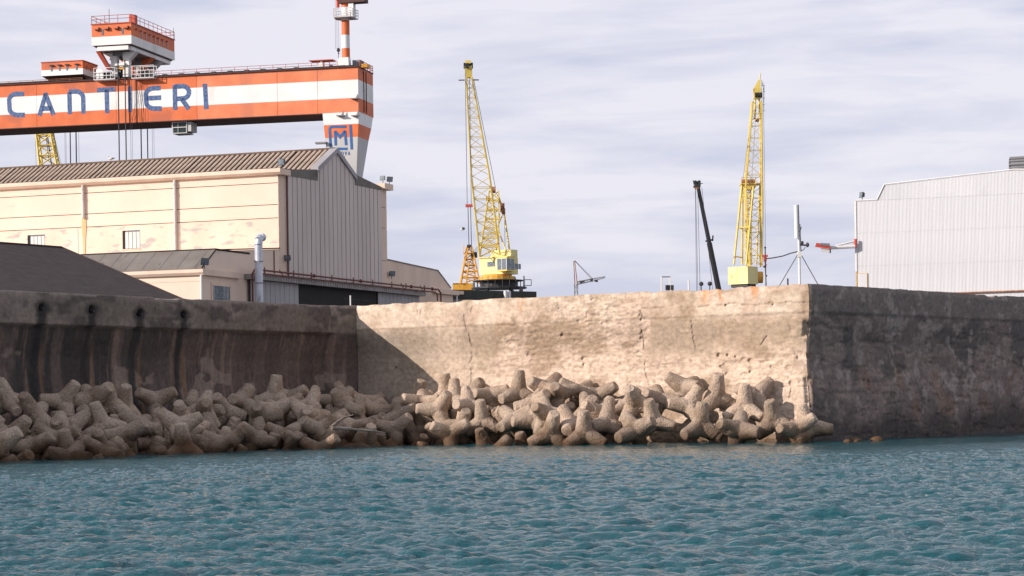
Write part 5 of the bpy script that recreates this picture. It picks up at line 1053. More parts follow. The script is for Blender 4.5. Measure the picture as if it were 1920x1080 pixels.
# driver's cab under the girder
p, q = F2.hit(323, 226, 'x', 1.0), F2.hit(350, 249, 'x', 1.0); cab = tag(empty('driver_cab', F2.world((1.0, q.y, q.z)), F2.rz), "white framed crane driver's cab hanging under the gantry girder", 'crane cab'); O3 = Vector((1.0, q.y, q.z))
wy, hz = p.y-q.y, 54.16-q.z
mb = MB(); mb.box((.12, .12, .1), (3.2, wy-.12, hz-.1)); mb.build('cab_glazing', M['dark_glass'], cab)
mb = MB()
for xx in (0, 3.3):
    for yy in (0, wy): mb.tube((xx, yy, 0), (xx, yy, hz-.02), .09, .09, 5)
    for zz in (0, hz*.5, hz-.1): mb.tube((xx, 0, zz), (xx, wy, zz), .08, .08, 5)
for yy in (0, wy):
    for zz in (0, hz*.5, hz-.1): mb.tube((0, yy, zz), (3.3, yy, zz), .08, .08, 5)
mb.tube((0, wy*.6, 0), (0, wy*.6, hz-.02), .05, .05, 4); mb.build('cab_frame', M['white'], cab)
mb = MB(); mb.box((.0, .0, -.08), (3.3, wy, .0)); mb.build('cab_floor', M['grey_steel'], cab)
mb = MB(); mb.box((.1, -.9, .3), (3.2, -.12, hz-.1)); mb.build('cab_side_box', M['gantry_grey'], cab)
# mast crane standing on the right end of the girder
ms = F2.hit(649, 125, 'x', 3.0); mo = F2.world((3.0, ms.y, 63.08)); mc = tag(empty('mast_crane', mo, F2.rz), 'small red and white banded mast crane on the right end of the gantry girder', 'mast crane'); Zl = lambda py: F2.hit(649, py, 'x', 3.0).z-63.08
for ya, yb, m in ((125, 91, 'orange'), (91, 66, 'white'), (66, 38, 'orange'), (38, 14, 'white'), (14, 0, 'orange')):
    mb = MB(); mb.tube((0, 0, Zl(ya)+.002), (0, 0, Zl(yb)), .78, .78, 24); mb.build('mast_section', M[m], mc, smooth=True)
z0_ = Zl(35); mb = MB(); mb.prism([(-2.0, -1.6), (1.9, -2.0), (2.0, 1.5), (.9, 2.2), (-1.9, 1.8)], 'z', z0_, z0_+.18); mb.build('mast_platform', M['gantry_grey'], mc)
railing('mast_railing', [(-2, -1.6, z0_+.18), (1.9, -2, z0_+.18), (2, 1.5, z0_+.18), (.9, 2.2, z0_+.18), (-1.9, 1.8, z0_+.18), (-2, -1.6, z0_+.18)], 1.6, .8, M['white'], mc, .05, (1, .66, .33))
mb = MB(); mb.box((-.9, -1.9, z0_+.2), (.6, -.9, z0_+2.8)); mb.build('mast_cab', M['white'], mc)
zj = Zl(7); mb = MB(); mb.box((-1.2, -4.3, zj), (1.2, 1.0, zj+1.7)); mb.build('slewing_head', M['soffit'], mc)
mb = MB(); mb.tube((0, .9, zj+.9), (-1, 1.6, zj+.9), .3, .3, 8); mb.tube((0, 1.5, zj-.6), (.01, 1.5, zj+1.5), .35, .35, 8); mb.build('slewing_gear', M['hook_red'], mc)
mb = MB(); mb.lattice((0, 1.0, zj+1.6), (-2.0, 18, zj+12), (1.2, 1.2), (.6, .6), 8, .09, .05, (1, 0, 0), (0, -.5, .85)); mb.build('mast_jib', M['orange'], mc)
yh = F2.hit(634.5, 95, 'x', 3.0).y-ms.y
mb = MB()
for k in (-.12, .25, .6): mb.tube((0, yh+k, Zl(91)), (0, yh+k*.6+.1, Zl(-40)), .025, .025, 4)
mb.build('hoist_rope', M['rope'], mc)
mb = MB(); mb.ball((0, yh, Zl(93)), .36, 10, (.7, 1, 1.2)); mb.tube((0, yh, Zl(95)), (0, yh, Zl(111)), .06, .06, 5); mb.ball((0, yh-.05, Zl(99.5)), .16, 8); mb.build('hook_block', M['dark_steel'], mc)
mb = MB(); zz = 0; mb.hexa([(-2.4, -1.3, 0), (-.85, -1.3, 0), (-.85, 1.5, 0), (-2.4, 1.5, 0)], [(-2.4, -1.2, 1.9), (-.85, -1.2, 1.9), (-.85, .7, 1.9), (-2.4, .7, 1.9)]); mb.build('mast_base_box', M['white'], mc)
mb = MB(); mb.box((-1.0, -3.2, 0), (1.4, -1.6, 1.5)); mb.build('machine_box', M['grey_steel'], mc)
mb = MB(); mb.box((-1.0, -4.6, 0), (.6, -3.4, .7)); mb.build('tarpaulin_box', M['amber'], mc)
mb = MB(); mb.hexa([(-1.6, 4.2, 0), (-.6, 4.2, 0), (-.6, 5.8, 0), (-1.6, 5.8, 0)], [(-1.6, 4.3, 1.4), (-.6, 4.3, 1.4), (-.6, 4.7, 1.4), (-1.6, 4.7, 1.4)]); mb.build('cable_stand', M['white'], mc)
mb = MB(); mb.box((-1.7, 2.2, 1.65), (.4, 7.0, 1.8)); mb.tube((-.6, 3.2, 0), (-.6, 3.2, 1.65), .07, .07, 5); mb.tube((-.6, 4.5, 0), (-.6, 6.0, 1.65), .05, .05, 5); mb.build('weather_canopy', M['orange_rail'], mc)
mb = MB(); mb.box((-.9, 6.2, 0), (.4, 9.0, .5)); mb.tube((-.8, 2.8, .4), (.3, 2.8, .4), .45, .45, 10); mb.build('cable_reel', M['dark_steel'], mc)

# ------------------------------------------------------------------ the yellow lattice cranes behind the centre wall
XA, YA, ZA = Vector((1, 0, 0)), Vector((0, 1, 0)), Vector((0, 0, 1))
def harbour_crane():
    Y = 300.0; a = lambda x, y, d=0: at(x, y, Y+d); c0 = a(932, 560); c0.z = 4.0
    e = tag(empty('harbour_crane', c0), 'tall yellow lattice jib crane with glazed house on a dark portal, left of the two', 'harbour crane', 'yellow harbour cranes')
    pt = lambda mb, n, m, **k: part_at(mb, n, M[m], e if 'par' not in k else k.pop('par'), c0, **k)
    f = a(918.5, 480, -2); m1 = a(901, 330, -5); t = a(879.5, 146, -9); tt = a(878, 120, -9.4)
    mb = MB(); mb.lattice(f, m1, (2.75, 2.2), (2.45, 2.0), 7, .14, .045, XA, YA); mb.lattice(m1, t, (2.45, 2.0), (.75, .9), 10, .13, .038, XA, YA); pt(mb, 'jib', 'yellow')
    mb = MB(); mb.hexa([t+Vector((-.42, -.4, 0)), t+Vector((.42, -.4, 0)), t+Vector((.42, .4, 0)), t+Vector((-.42, .4, 0))], [tt+Vector((-.5, -.4, -.3)), tt+Vector((.5, -.4, -.3)), tt+Vector((.5, .4, -.3)), tt+Vector((-.5, .4, -.3))])
    mb.box(tt+Vector((-.4, -.5, .0)), tt+Vector((.35, .5, .42))); pt(mb, 'jib_head', 'yellow')
    mb = MB(); mb.tube(tt+Vector((-.62, 0, -.22)), tt+Vector((.62, 0, -.22)), .40, .40, 14); mb.box(tt+Vector((-.42, -.52, -.6)), tt+Vector((.1, -.4, .05))); pt(mb, 'sheave', 'dark_steel')
    for s in (-1, 1): mb = MB(); p = a(879, 150, -9)+Vector((s*.95, 0, 0)); mb.box(p+Vector((-.4, -.3, -.04)), p+Vector((.4, .3, .04))); pt(mb, 'tip_platform', 'grey_steel')
    # A-frame
    ap = a(926, 358, 2.5); mb = MB(); mb.lattice(a(917, 480, 3), ap, (2.6, 3.0), (1.3, 1.2), 7, .10, .07, XA, YA); mb.tube(a(944, 392, 4), a(957, 480, 3), .12); mb.tube(a(933, 365, 3), a(944, 395, 4), .14); mb.tube(a(930, 420, 3), a(951, 476, 1), .09); mb.tube(a(936, 400, 3), a(930, 480, 5), .10); mb.tube(a(945, 395, 5), a(927, 440, 3), .09); pt(mb, 'a_frame', 'yellow')
    for px, py, r in ((926, 356, .45), (915, 372, .35), (942, 388, .45), (944, 396, .4)): mb = MB(); p = a(px, py, 2.5); mb.tube(p+Vector((-.25, 0, 0)), p+Vector((.25, 0, 0)), r, r, 12); pt(mb, 'sheave', 'rust')
    mb = MB(); mb.box(a(938, 396, 3.2), a(946, 383, 5.2)); pt(mb, 'counterweight', 'amber')
    mb = MB(); mb.tube(a(888, 148, -9), a(929, 352, 2.5), .035, .035, 4); mb.tube(a(884, 140, -9), a(922, 356, 2.5), .03, .03, 4); mb.tube(a(946, 390, 4), a(947, 470, 4), .03, .03, 4); pt(mb, 'luffing_rope', 'rope')
    # hoist rope, red block, slings
    mb = MB(); z1 = a(877, 384, -9.4); y_ = z1.y
    for dx in (-.42, .12): mb.tube((tt.x+dx, y_, tt.z), (tt.x+dx, y_, z1.z), .035, .035, 4)
    pt(mb, 'hoist_rope', 'rope'); mb = MB(); mb.box((tt.x-.65, y_-.25, z1.z-.30), (tt.x+.30, y_+.25, z1.z+.05)); pt(mb, 'hook_block', 'hook_red')
    mb = MB(); zb_ = a(880, 470, -9.4).z
    for dx in (-.32, .02): mb.tube((tt.x+dx, y_, z1.z-.3), (tt.x+dx+.05, y_, zb_), .05, .05, 5)
    pt(mb, 'sling', 'rope')
    # house
    F = Frame((a(951, 490).x, 296.5, 0), 33); zz = lambda py: at(951, py, 296.5).z
    y1 = F.hit(899, 490, 'x', 0).y; x1 = F.hit(971, 490, 'y', 0).x; z0, z1 = zz(513), zz(482); W_ = lambda l: F.world(l)
    def fbox(lo, hi, n, m, **k):
        mb = MB(); xs_, ys_, zs_ = zip(lo, hi); mb.hexa([W_((x, y, zs_[0])) for x, y in ((xs_[0], ys_[0]), (xs_[1], ys_[0]), (xs_[1], ys_[1]), (xs_[0], ys_[1]))], [W_((x, y, zs_[1])) for x, y in ((xs_[0], ys_[0]), (xs_[1], ys_[0]), (xs_[1], ys_[1]), (xs_[0], ys_[1]))])
        return part_at(mb, n, M[m], k.get('par', e), k.get('off', c0))
    hs = fbox((0, 0, z0), (x1, y1, z1), 'house', 'pale_yellow')
    fbox((x1-1.6, .05, z1), (x1, y1*.75, z1+1.1), 'house_back_panel', 'pale_yellow')
    fbox((-.15, -.15, z1+.003), (x1*.6, y1+.15, z1+.15), 'house_roof', 'yellow')
    ya, yb = F.hit(928, 495, 'x', 0).y, F.hit(914, 495, 'x', 0).y
    for q in (0, 1): fbox((-.05, ya+q*(yb-ya)*.52, zz(498)), (-.002, ya+(q+.46 if q == 0 else .98)*(yb-ya) if q == 0 else yb, zz(489)), 'window', 'glass')
    fbox((-.95, -.5, z0+.5), (.9, .95, z1-.25), 'cab', 'glass'); 
    fbox((-1.0, -.55, z0+.3), (.95, 1.0, z0+.499), 'cab_floor', 'yellow'); fbox((-1.0, -.55, z1-.249), (.95, 1.0, z1-.1), 'cab_roof', 'pale_yellow')
    for cx_, cy_ in ((-1.0, -.55), (-1.0, .2), (-1.0, .95), (.0, -.55), (.9, -.55)): fbox((cx_, cy_, z0+.5), (cx_+.07, cy_+.07, z1-.25), 'cab_post', 'white_steel')
    for q in range(3): fbox((1.6+q*.62, -.05, zz(503)), (2.1+q*.62, -.002, zz(493)), 'window', 'glass')
    # slewing ring and portal
    cc = F.world((x1/2, y1/2, 0)); r_ = lambda py: at(930, py, cc.y).z
    mb = MB(); mb.tube((cc.x-.2, cc.y, r_(519)), (cc.x-.2, cc.y, z0-.003), 2.0, 2.0, 20); mb.tube((cc.x-.2, cc.y, r_(525)), (cc.x-.2, cc.y, r_(519)-.003), 2.45, 2.45, 20); pt(mb, 'slewing_ring', 'amber')
    mb = MB(); zp = r_(526); mb.tube((cc.x, cc.y, zp-.12), (cc.x, cc.y, zp), 3.4, 3.4, 16); mb.tube((cc.x, cc.y, zp-1.15), (cc.x, cc.y, zp-.95), 3.8, 3.8, 16)
    for k in range(22):
        an = 2*math.pi*k/22; v = Vector((math.cos(an), math.sin(an), 0)); q = Vector((cc.x, cc.y, 0))+v*3.5; mb.tube((q.x, q.y, zp-1), (q.x, q.y, zp), .05, .05, 4)
        if k % 3 == 0: mb.tube((q.x, q.y, zp), (q.x, q.y, zp+.55), .04, .04, 4)
    mb.tube((cc.x, cc.y, zp-1), (cc.x, cc.y, zp), 2.6, 2.6, 16); pt(mb, 'portal_platform', 'dark_steel')
    for sx in (-1, 1):
        for sy in (-1, 1):
            mb = MB(); q = Vector((cc.x+sx*3.0, cc.y+sy*3.0, 0)); mb.box((q.x-.25, q.y-.25, 4), (q.x+.25, q.y+.25, zp-1.16)); mb.tube((q.x, q.y, zp-2.6), (q.x-sx*1.6, q.y, zp-1.2), .14, .14, 6); mb.tube((q.x, q.y, zp-2.6), (q.x, q.y-sy*1.6, zp-1.2), .12, .12, 6); pt(mb, 'portal_leg', 'dark_steel')
    mb = MB(); mb.tube((cc.x+3.4, cc.y-1, zp-.8), (cc.x+4.4, cc.y-1, zp-.8), .05, .05, 4); mb.tube((cc.x+4.4, cc.y-1, zp-.8), (cc.x+4.4, cc.y-1, zp), .05, .05, 4); mb.tube((cc.x+4.4, cc.y-1, zp), (cc.x+3.4, cc.y-1, zp), .05, .05, 4); pt(mb, 'side_rail', 'grey_steel')
harbour_crane()

def tower_crane():
    Y = 280.0; a = lambda x, y, d=0: at(x, y, Y+d); c0 = a(1395, 560); c0.z = 4.0
    e = tag(empty('harbour_crane', c0), 'tall yellow lattice crane with a plain yellow box base, beside the dark telescopic boom', 'harbour crane', 'yellow harbour cranes')
    pt = lambda mb, n, m, **k: part_at(mb, n, M[m], e, c0, **k)
    F = Frame((a(1399, 515).x, 278, 0), 38); y1 = F.hit(1365, 515, 'x', 0).y; x1 = F.hit(1421, 515, 'y', 0).x; z0, z1 = at(1399, 532, 278).z, at(1399, 499, 278).z
    def hx(lo, hi, n, m):
        mb = MB(); mb.hexa([F.world((x, y, lo[2])) for x, y in ((lo[0], lo[1]), (hi[0], lo[1]), (hi[0], hi[1]), (lo[0], hi[1]))], [F.world((x, y, hi[2])) for x, y in ((lo[0], lo[1]), (hi[0], lo[1]), (hi[0], hi[1]), (lo[0], hi[1]))]); return pt(mb, n, m)
    hx((0, 0, z0), (x1, y1, z1), 'counterweight_box', 'pale_yellow'); hx((.2, .2, z0-.4), (x1-.2, y1-.3, z0-.003), 'box_base', 'dark_steel'); hx((.6, .6, 4), (1.2, 1.2, z0-.4), 'post', 'dark_steel'); hx((x1-1, y1-1, 4), (x1-.4, y1-.4, z0-.4), 'post', 'dark_steel'); hx((-.03, y1*.5, z0), (-.002, y1*.5+.05, z1), 'box_seam', 'yellow')
    mb = MB(); mb.tube(a(1421, 520, 1), a(1430, 520, 1), .75, .75, 12); pt(mb, 'winch_drum', 'amber')
    # outer tower legs up to the platform
    for p, q, r in (((1376, 496, -1), (1391, 347, -.5), .15), ((1399, 498, -2), (1413, 349, -1.2), .15), ((1391.5, 496, 2), (1392, 350, 1.2), .15), ((1418, 497, 0), (1425, 345, 0), .11)): mb = MB(); mb.tube(a(*p), a(*q), r, r, 6); pt(mb, 'tower_leg', 'yellow')
    for p, q in (((1383, 427, -.7), (1406, 426, -1.7)), ((1379, 481, -1), (1392, 483, 2)), ((1383, 427, -.7), (1391, 428, 1.8)), ((1388, 367, -.5), (1411, 368, -1)), ((1383, 427, 0), (1415, 427, 0))): mb = MB(); mb.tube(a(*p), a(*q), .09, .09, 5); pt(mb, 'tower_strut', 'yellow')
    mb = MB()
    for k in range(5): y = 495-k*29; mb.tube(a(1392, y, 1.5), a(1412, y-27, -.5), .05, .05, 4)
    mb.lattice(a(1404, 497, .5), a(1402, 350, .5), (.7, .7), (.7, .7), 14, .05, .035, XA, YA); pt(mb, 'tower_bracing', 'yellow')
    # platform with machinery
    mb = MB(); p = a(1406, 345); mb.box(p+Vector((-1.25, -1.1, -.12)), p+Vector((1.2, 1.1, 0))); mb.prism([(p.x-1.0, p.z-.12), (p.x+.9, p.z-.12), (p.x+.45, p.z-.75), (p.x-.5, p.z-.75)], 'y', p.y-.9, p.y+.9); pt(mb, 'tower_platform', 'yellow')
    for k, x in enumerate((1393, 1399, 1406, 1413)): mb = MB(); q = a(x, 341); mb.tube(q+Vector((-.2, 0, .05)), q+Vector((.2, 0, .05)), .3, .3, 10); pt(mb, 'sheave', 'rust')
    mb = MB(); p = a(1406, 345)
    for k in range(5):
        x = -1.2+k*.6; mb.tube(p+Vector((x, -1.1, 0)), p+Vector((x, -1.1, .75)), .035, .035, 4)
    mb.tube(p+Vector((-1.2, -1.1, .75)), p+Vector((1.2, -1.1, .75)), .035, .035, 4); pt(mb, 'platform_rail', 'yellow')
    # jib
    mb = MB(); mb.lattice(a(1416, 500, 0), a(1412.5, 350, -.5), (1.5, 1.5), (2.1, 1.6), 7, .12, .035, XA, YA); mb.lattice(a(1412.5, 350, -.5), a(1419, 190, -2), (2.1, 1.6), (1.1, 1.0), 7, .12, .035, XA, YA); pt(mb, 'jib', 'yellow')
    mb = MB(); t = a(1419.5, 190, -2); mb.tube(a(1415, 222, -2), a(1416, 186, -2), .12); mb.tube(a(1425, 222, -2), a(1423.5, 186, -2), .12); mb.box(t+Vector((-.45, -.4, .3)), t+Vector((.45, .4, .55))); mb.hexa([t+Vector((-.40, -.3, .55)), t+Vector((.40, -.3, .55)), t+Vector((.40, .3, .55)), t+Vector((-.40, .3, .55))], [t+Vector((-.5, -.3, 1.6)), t+Vector((.55, -.3, 1.6)), t+Vector((.55, .3, 1.6)), t+Vector((-.5, .3, 1.6))]); mb.hexa([t+Vector((-.45, -.3, 1.6)), t+Vector((.45, -.3, 1.6)), t+Vector((.45, .3, 1.6)), t+Vector((-.45, .3, 1.6))], [t+Vector((.2, -.15, 2.7)), t+Vector((.5, -.15, 2.7)), t+Vector((.5, .15, 2.7)), t+Vector((.2, .15, 2.7))]); mb.tube(t+Vector((.35, 0, 2.6)), t+Vector((.5, 0, 3.6)), .10, .06, 6); pt(mb, 'jib_head', 'yellow')
    for d in (0, .35, .7): mb = MB(); q = t+Vector((-.3+d, -.35, .75)); mb.tube(q, q+Vector((.22, 0, 0)), .35, .35, 12); pt(mb, 'sheave', 'dark_steel')
    mb = MB(); q = a(1418, 223, -2); mb.tube(q+Vector((-.7, 0, 0)), q+Vector((.75, 0, 0)), .06, .06, 5); mb.tube(q+Vector((-.1, 0, -.15)), q+Vector((.35, 0, -.15)), .22, .22, 10); pt(mb, 'jib_spreader', 'rust')
    mb = MB()
    for k in range(5): z = a(1428, 160+k*12, -2); mb.tube(z, z+Vector((.45, 0, 0)), .025, .025, 4)
    mb.tube(a(1428, 150, -2), a(1433, 172, -2), .03, .03, 4); mb.tube(a(1433, 160, -2), a(1432, 210, -2), .025, .025, 4); pt(mb, 'tip_ladder', 'grey_steel')
    mb = MB()
    for x in (1428, 1431): mb.tube(a(x, 155, -2), a(x, 155, -2)-Vector((0, 0, 22.0)), .022, .022, 4)
    mb.tube(a(1412, 195, -1.5), a(1392, 345, 0), .02, .02, 4); mb.tube(a(1418, 200, -1.5), a(1409, 345, 0), .02, .02, 4); pt(mb, 'hoist_rope', 'rope')
    mb = MB(); h = a(1428, 155, -2)-Vector((-.1, 0, 22.0)); mb.box(h+Vector((-.36, -.2, -.15)), h+Vector((.36, .2, .1))); mb.box(h+Vector((-.2, -.15, -.75)), h+Vector((.2, .15, -.15))); mb.tube(h+Vector((0, 0, -.75)), h+Vector((0, 0, -1.0)), .07); mb.path([h+Vector((0, 0, -1.0)), h+Vector((.2, 0, -1.15)), h+Vector((.12, 0, -1.35)), h+Vector((-.1, 0, -1.3))], .05, 5); pt(mb, 'hook_block', 'hook_red')
tower_crane()

def small_orange_crane():
    Y = 330.0; a = lambda x, y, d=0: at(x, y, Y+d); c0 = a(868, 560); c0.z = 4.0
    e = tag(empty('harbour_crane', c0), 'shorter amber lattice crane standing half hidden behind the left yellow crane', 'harbour crane', 'yellow harbour cranes'); pt = lambda mb, n, m, **k: part_at(mb, n, M[m], e, c0, **k)
    mb = MB(); mb.box(a(849, 544), a(888, 533, 3)); mb.box(a(849, 533.3), a(862, 531.5, 1)); pt(mb, 'deck_house', 'amber')
    mb = MB(); mb.box(a(852, 560, .5), a(885, 544.3, 2.5)); pt(mb, 'base', 'dark_steel')
    mb = MB(); mb.lattice(a(882, 532, 1), a(880, 463, 1), (2.9, 2.4), (.8, .8), 6, .13, .08, XA, YA); mb.tube(a(862, 532), a(878, 465), .12, .12, 5); mb.tube(a(893, 530, 2), a(883, 470, 1), .10, .10, 5); mb.tube(a(874, 532), a(880, 490), .12, .12, 5); pt(mb, 'tower', 'amber')
    mb = MB(); p = a(880, 462, 1); mb.tube(p+Vector((-.35, 0, 0)), p+Vector((.35, 0, 0)), .28, .28, 10); p = a(889, 478, 1); mb.tube(p+Vector((-.5, 0, 0)), p+Vector((.45, 0, 0)), .45, .45, 10); pt(mb, 'sheave', 'dark_steel')
    mb = MB(); mb.box(a(869, 476, 1), a(891, 474.5, 2)); mb.tube(a(869.5, 474.5, 1), a(869.5, 458, 1), .04, .04, 4); pt(mb, 'tower_platform', 'amber')
    mb = MB()
    for dy in (0, 4, 8): mb.tube(a(889, 470+dy, 1), a(925, 425+dy*1.4, 4), .03, .03, 4)
    pt(mb, 'stay_rope', 'rope')
small_orange_crane()

def far_yellow_jib():
    Y = 520.0; a = lambda x, y, d=0: at(x, y, Y+d); c0 = a(98, 560); c0.z = 4.0
    e = tag(empty('lattice_crane', c0), 'yellow lattice crane jib seen under the girder at the far left', 'harbour crane', 'yellow harbour cranes'); pt = lambda mb, n, m, **k: part_at(mb, n, M[m], e, c0, **k)
    mb = MB(); mb.lattice(a(78, 215), a(93, 312), (3.0, 2.6), (4.1, 3.4), 5, .27, .16, XA, YA); mb.lattice(a(93, 312), a(105, 420), (4.1, 3.4), (4.3, 3.6), 4, .22, .12, XA, YA); pt(mb, 'jib', 'yellow')
    mb = MB(); mb.lattice(a(105, 420), Vector((a(110, 560).x, Y, 4)), (4.3, 3.6), (5, 5), 4, .25, .12, XA, YA); pt(mb, 'tower', 'yellow')
    mb = MB(); mb.tube(a(86, 232), a(97, 312), .14, .14, 5); mb.tube(a(84, 232), a(92, 300, 1), .1, .1, 5); pt(mb, 'inner_rope', 'rope')
    mb = MB()
    for x0, x1 in ((66, 68), (71, 73), (97, 118), (99, 113)): mb.tube(a(x0, 236), a(x1, 320), .035, .035, 4)
    pt(mb, 'stay_rope', 'rope')
far_yellow_jib()

# dark telescopic boom
Y = 230.0; a = lambda x, y, d=0: at(x, y, Y+d); c0 = a(1352, 590); c0.z = 4.0
e = tag(empty('mobile_crane', c0), 'dark telescopic crane boom leaning left, left of the box-based yellow crane', 'mobile crane'); pt = lambda mb, n, m, **k: part_at(mb, n, M[m], e, c0, **k)
mb = MB(); mb.tube(a(1308.5, 349, -2), a(1330, 456), .22, .26, 6); pt(mb, 'upper_boom', 'dark_steel', smooth=False)
mb = MB(); mb.tube(a(1330, 456), a(1356, 585, 2), .31, .34, 6); pt(mb, 'lower_boom', 'dark_steel')
mb = MB(); p = a(1329.5, 454); mb.tube(p+Vector((-.38, 0, .1)), p+Vector((.40, 0, .25)), .10, .10, 6); mb.tube(p+Vector((.38, 0, .1)), p+Vector((.42, 0, .7)), .08, .08, 5); pt(mb, 'boom_collar', 'dark_steel')
mb = MB(); p = a(1308, 349, -2); mb.box(p+Vector((-.42, -.3, -.15)), p+Vector((.25, .3, .05))); mb.box(p+Vector((-.28, -.25, -.1)), p+Vector((.3, .25, .5)))
for s in (-.25, .15): mb.tube(p+Vector((s, -.3, .42)), p+Vector((s, .3, .42)), .17, .17, 10)
mb.tube(p+Vector((-.35, 0, .1)), p+Vector((-.45, 0, .6)), .05, .05, 4); mb.tube(p+Vector((.2, 0, .2)), p+Vector((.55, 0, .3)), .04, .04, 4); pt(mb, 'boom_head', 'dark_steel')
mb = MB(); p = a(1306, 350, -2); mb.box(p+Vector((-.25, -.34, -.28)), p+Vector((.18, -.29, -.08))); pt(mb, 'head_plate', 'rust')
mb = MB()
for x0, x1 in ((1303.5, 1304.5), (1304.5, 1308), (1308, 1313), (1316, 1349)): mb.tube(a(x0, 352, -2), Vector((a(x1, 560).x, Y-1, 5)), .022, .022, 4)
pt(mb, 'hoist_rope', 'rope')
mb = MB(); p = a(1352, 590); mb.box((p.x-1.4, Y-4, 4.2), (p.x+1.4, Y+6, 5.6)); mb.box((p.x-1.2, Y-1, 5.6), (p.x+1.0, Y+3, 7.2)); pt(mb, 'carrier', 'dark_steel')
for yy in (-2.5, 0, 3, 5):
    for s in (-1, 1): mb = MB(); mb.tube((c0.x+s*1.15, Y+yy, 4.55), (c0.x+s*1.5, Y+yy, 4.55), .55, .55, 14); pt(mb, 'wheel', 'dark_steel')

# distant grey tower crane
Y = 430.0; a = lambda x, y, d=0: at(x, y, Y+d); c0 = a(1080, 570); c0.z = 4.0
e = tag(empty('tower_crane', c0), 'small distant grey crane with rusty mast head, over the middle of the sunlit wall', 'tower crane'); pt = lambda mb, n, m, **k: part_at(mb, n, M[m], e, c0, **k)
mb = MB(); mb.lattice(Vector((a(1080, 565).x, Y, 4)), a(1080, 532), (.65, .65), (.6, .6), 9, .09, .05, XA, YA); pt(mb, 'tower', 'grey_steel')
mb = MB(); mb.tube(a(1078, 533), a(1075.5, 489), .10, .08, 5); mb.tube(a(1082.5, 533), a(1077.5, 489), .10, .08, 5); pt(mb, 'mast_head', 'rust')
mb = MB(); mb.lattice(a(1082, 531), a(1110, 525), (.6, .55), (.6, .5), 5, .07, .04, YA, ZA); mb.lattice(a(1110, 525), a(1135, 519.5), (.6, .5), (.5, .25), 5, .045, .03, YA, ZA); pt(mb, 'jib', 'grey_steel')
mb = MB(); mb.box(a(1107, 528), a(1111.5, 522, 1)); mb.tube(a(1115, 526), a(1121, 527.5), .22, .22, 6); mb.box(a(1081, 538), a(1083, 532, .5)); mb.box(a(1087, 531), a(1096, 526, .4)); pt(mb, 'jib_machinery', 'dark_steel')
mb = MB(); mb.tube(a(1077.5, 489), a(1107, 521), .04, .04, 4); mb.tube(a(1078, 488.5, 1), a(1110, 521, 1), .04, .04, 4); pt(mb, 'stay_rope', 'rope')

# white steel frame with little bollards
Y = 170.0; a = lambda x, y, d=0: at(x, y, Y+d); c0 = a(1249, 600); c0.z = 4.0
e = tag(empty('steel_frame', c0), 'thin white goalpost-shaped frame standing behind the sunlit wall', 'steel frame'); pt = lambda mb, n, m, **k: part_at(mb, n, M[m], e, c0, **k)
for x in (1241, 1257): mb = MB(); p = a(x, 519); mb.tube((p.x, Y, 4), p, .045, .045, 5); mb.tube((p.x, Y+1.2, 4), p+Vector((0, 1.2, 0)), .035, .035, 5); pt(mb, 'post', 'white_steel')
mb = MB(); mb.tube(a(1241, 519), a(1257, 519), .05, .05, 5); mb.tube(a(1241, 519, 1.2), a(1257, 519, 1.2), .04, .04, 5); pt(mb, 'crossbar', 'grey_steel')
Y = 165.0
for x, lab in ((1250.5, 'left of three small dark floodlight poles by the white frame'), (1254, 'middle of three small dark floodlight poles by the white frame'), (1260.5, 'right of three small dark floodlight poles by the white frame')):
    p = a(x, 540); e = tag(empty('lamp_pole', (p.x, 165, 4)), lab, 'lamp pole', 'floodlight poles behind the wall'); mb = MB(); mb.tube((0, 0, 0), (0, 0, p.z-4), .04, .04, 5); mb.build('pole', M['grey_steel'], e)
    mb = MB(); mb.box((-.11, -.1, p.z-4-.15), (.11, .1, p.z-4+.22)); mb.build('lamp_housing', M['lamp_body'], e)

# antenna mast standing behind the wall corner
Y = 122.0; a = lambda x, y, d=0: at(x, y, Y+d); c0 = a(1499, 600); c0.z = 4.0
e = tag(empty('antenna_mast', c0), 'grey antenna mast with tall white panel antenna standing behind the wall corner', 'antenna mast'); pt = lambda mb, n, m, **k: part_at(mb, n, M[m], e, c0, **k)
mb = MB(); mb.tube((a(1499.5, 528).x, Y, 4), a(1498, 445), .075, .07, 8); pt(mb, 'pole', 'white_steel', smooth=True)
mb = MB(); mb.tube(a(1499, 470), a(1496.5, 384), .045, .04, 6); pt(mb, 'upper_pole', 'dark_steel')
mb = MB(); mb.tube(a(1494, 447, -.2), a(1492.5, 385, -.2), .115, .115, 12); pt(mb, 'panel_antenna', 'white')
mb = MB(); mb.ball(a(1514, 459), .13, 8, (.8, 1, 1.1)); mb.tube(a(1500, 459), a(1514, 460), .05, .05, 5); mb.ball(a(1504, 455), .10, 8); mb.path([a(1510, 463), a(1507, 468), a(1501, 471)], .02, 4); pt(mb, 'camera_head', 'lamp_body')
mb = MB(); mb.box(a(1496, 482, -.15), a(1502, 472, .1)); pt(mb, 'junction_box', 'white_steel')
mb = MB(); mb.tube(a(1500, 420, -.05), a(1502, 470), .02, .02, 4); mb.tube(a(1500, 435), a(1502.5, 425), .02, .02, 4); pt(mb, 'aerial_cable', 'lamp_body')
for x1, y1 in ((1463, 533), (1534, 534)): mb = MB(); p = a(x1, y1); mb.tube(a(1499, 472), p+(p-a(1499, 472))*.3, .022, .022, 4); pt(mb, 'guy_wire', 'dark_steel')
Y = 123.0; p = a(1435, 462); e = tag(empty('cable_post', (p.x, 123, 4)), 'thin dark post carrying a sagging black cable to the antenna mast', 'post'); c0 = Vector((p.x, 123, 4))
mb = MB(); mb.tube((p.x, 123, 4), p, .035, .03, 6); part_at(mb, 'pole', M['dark_steel'], e, c0)
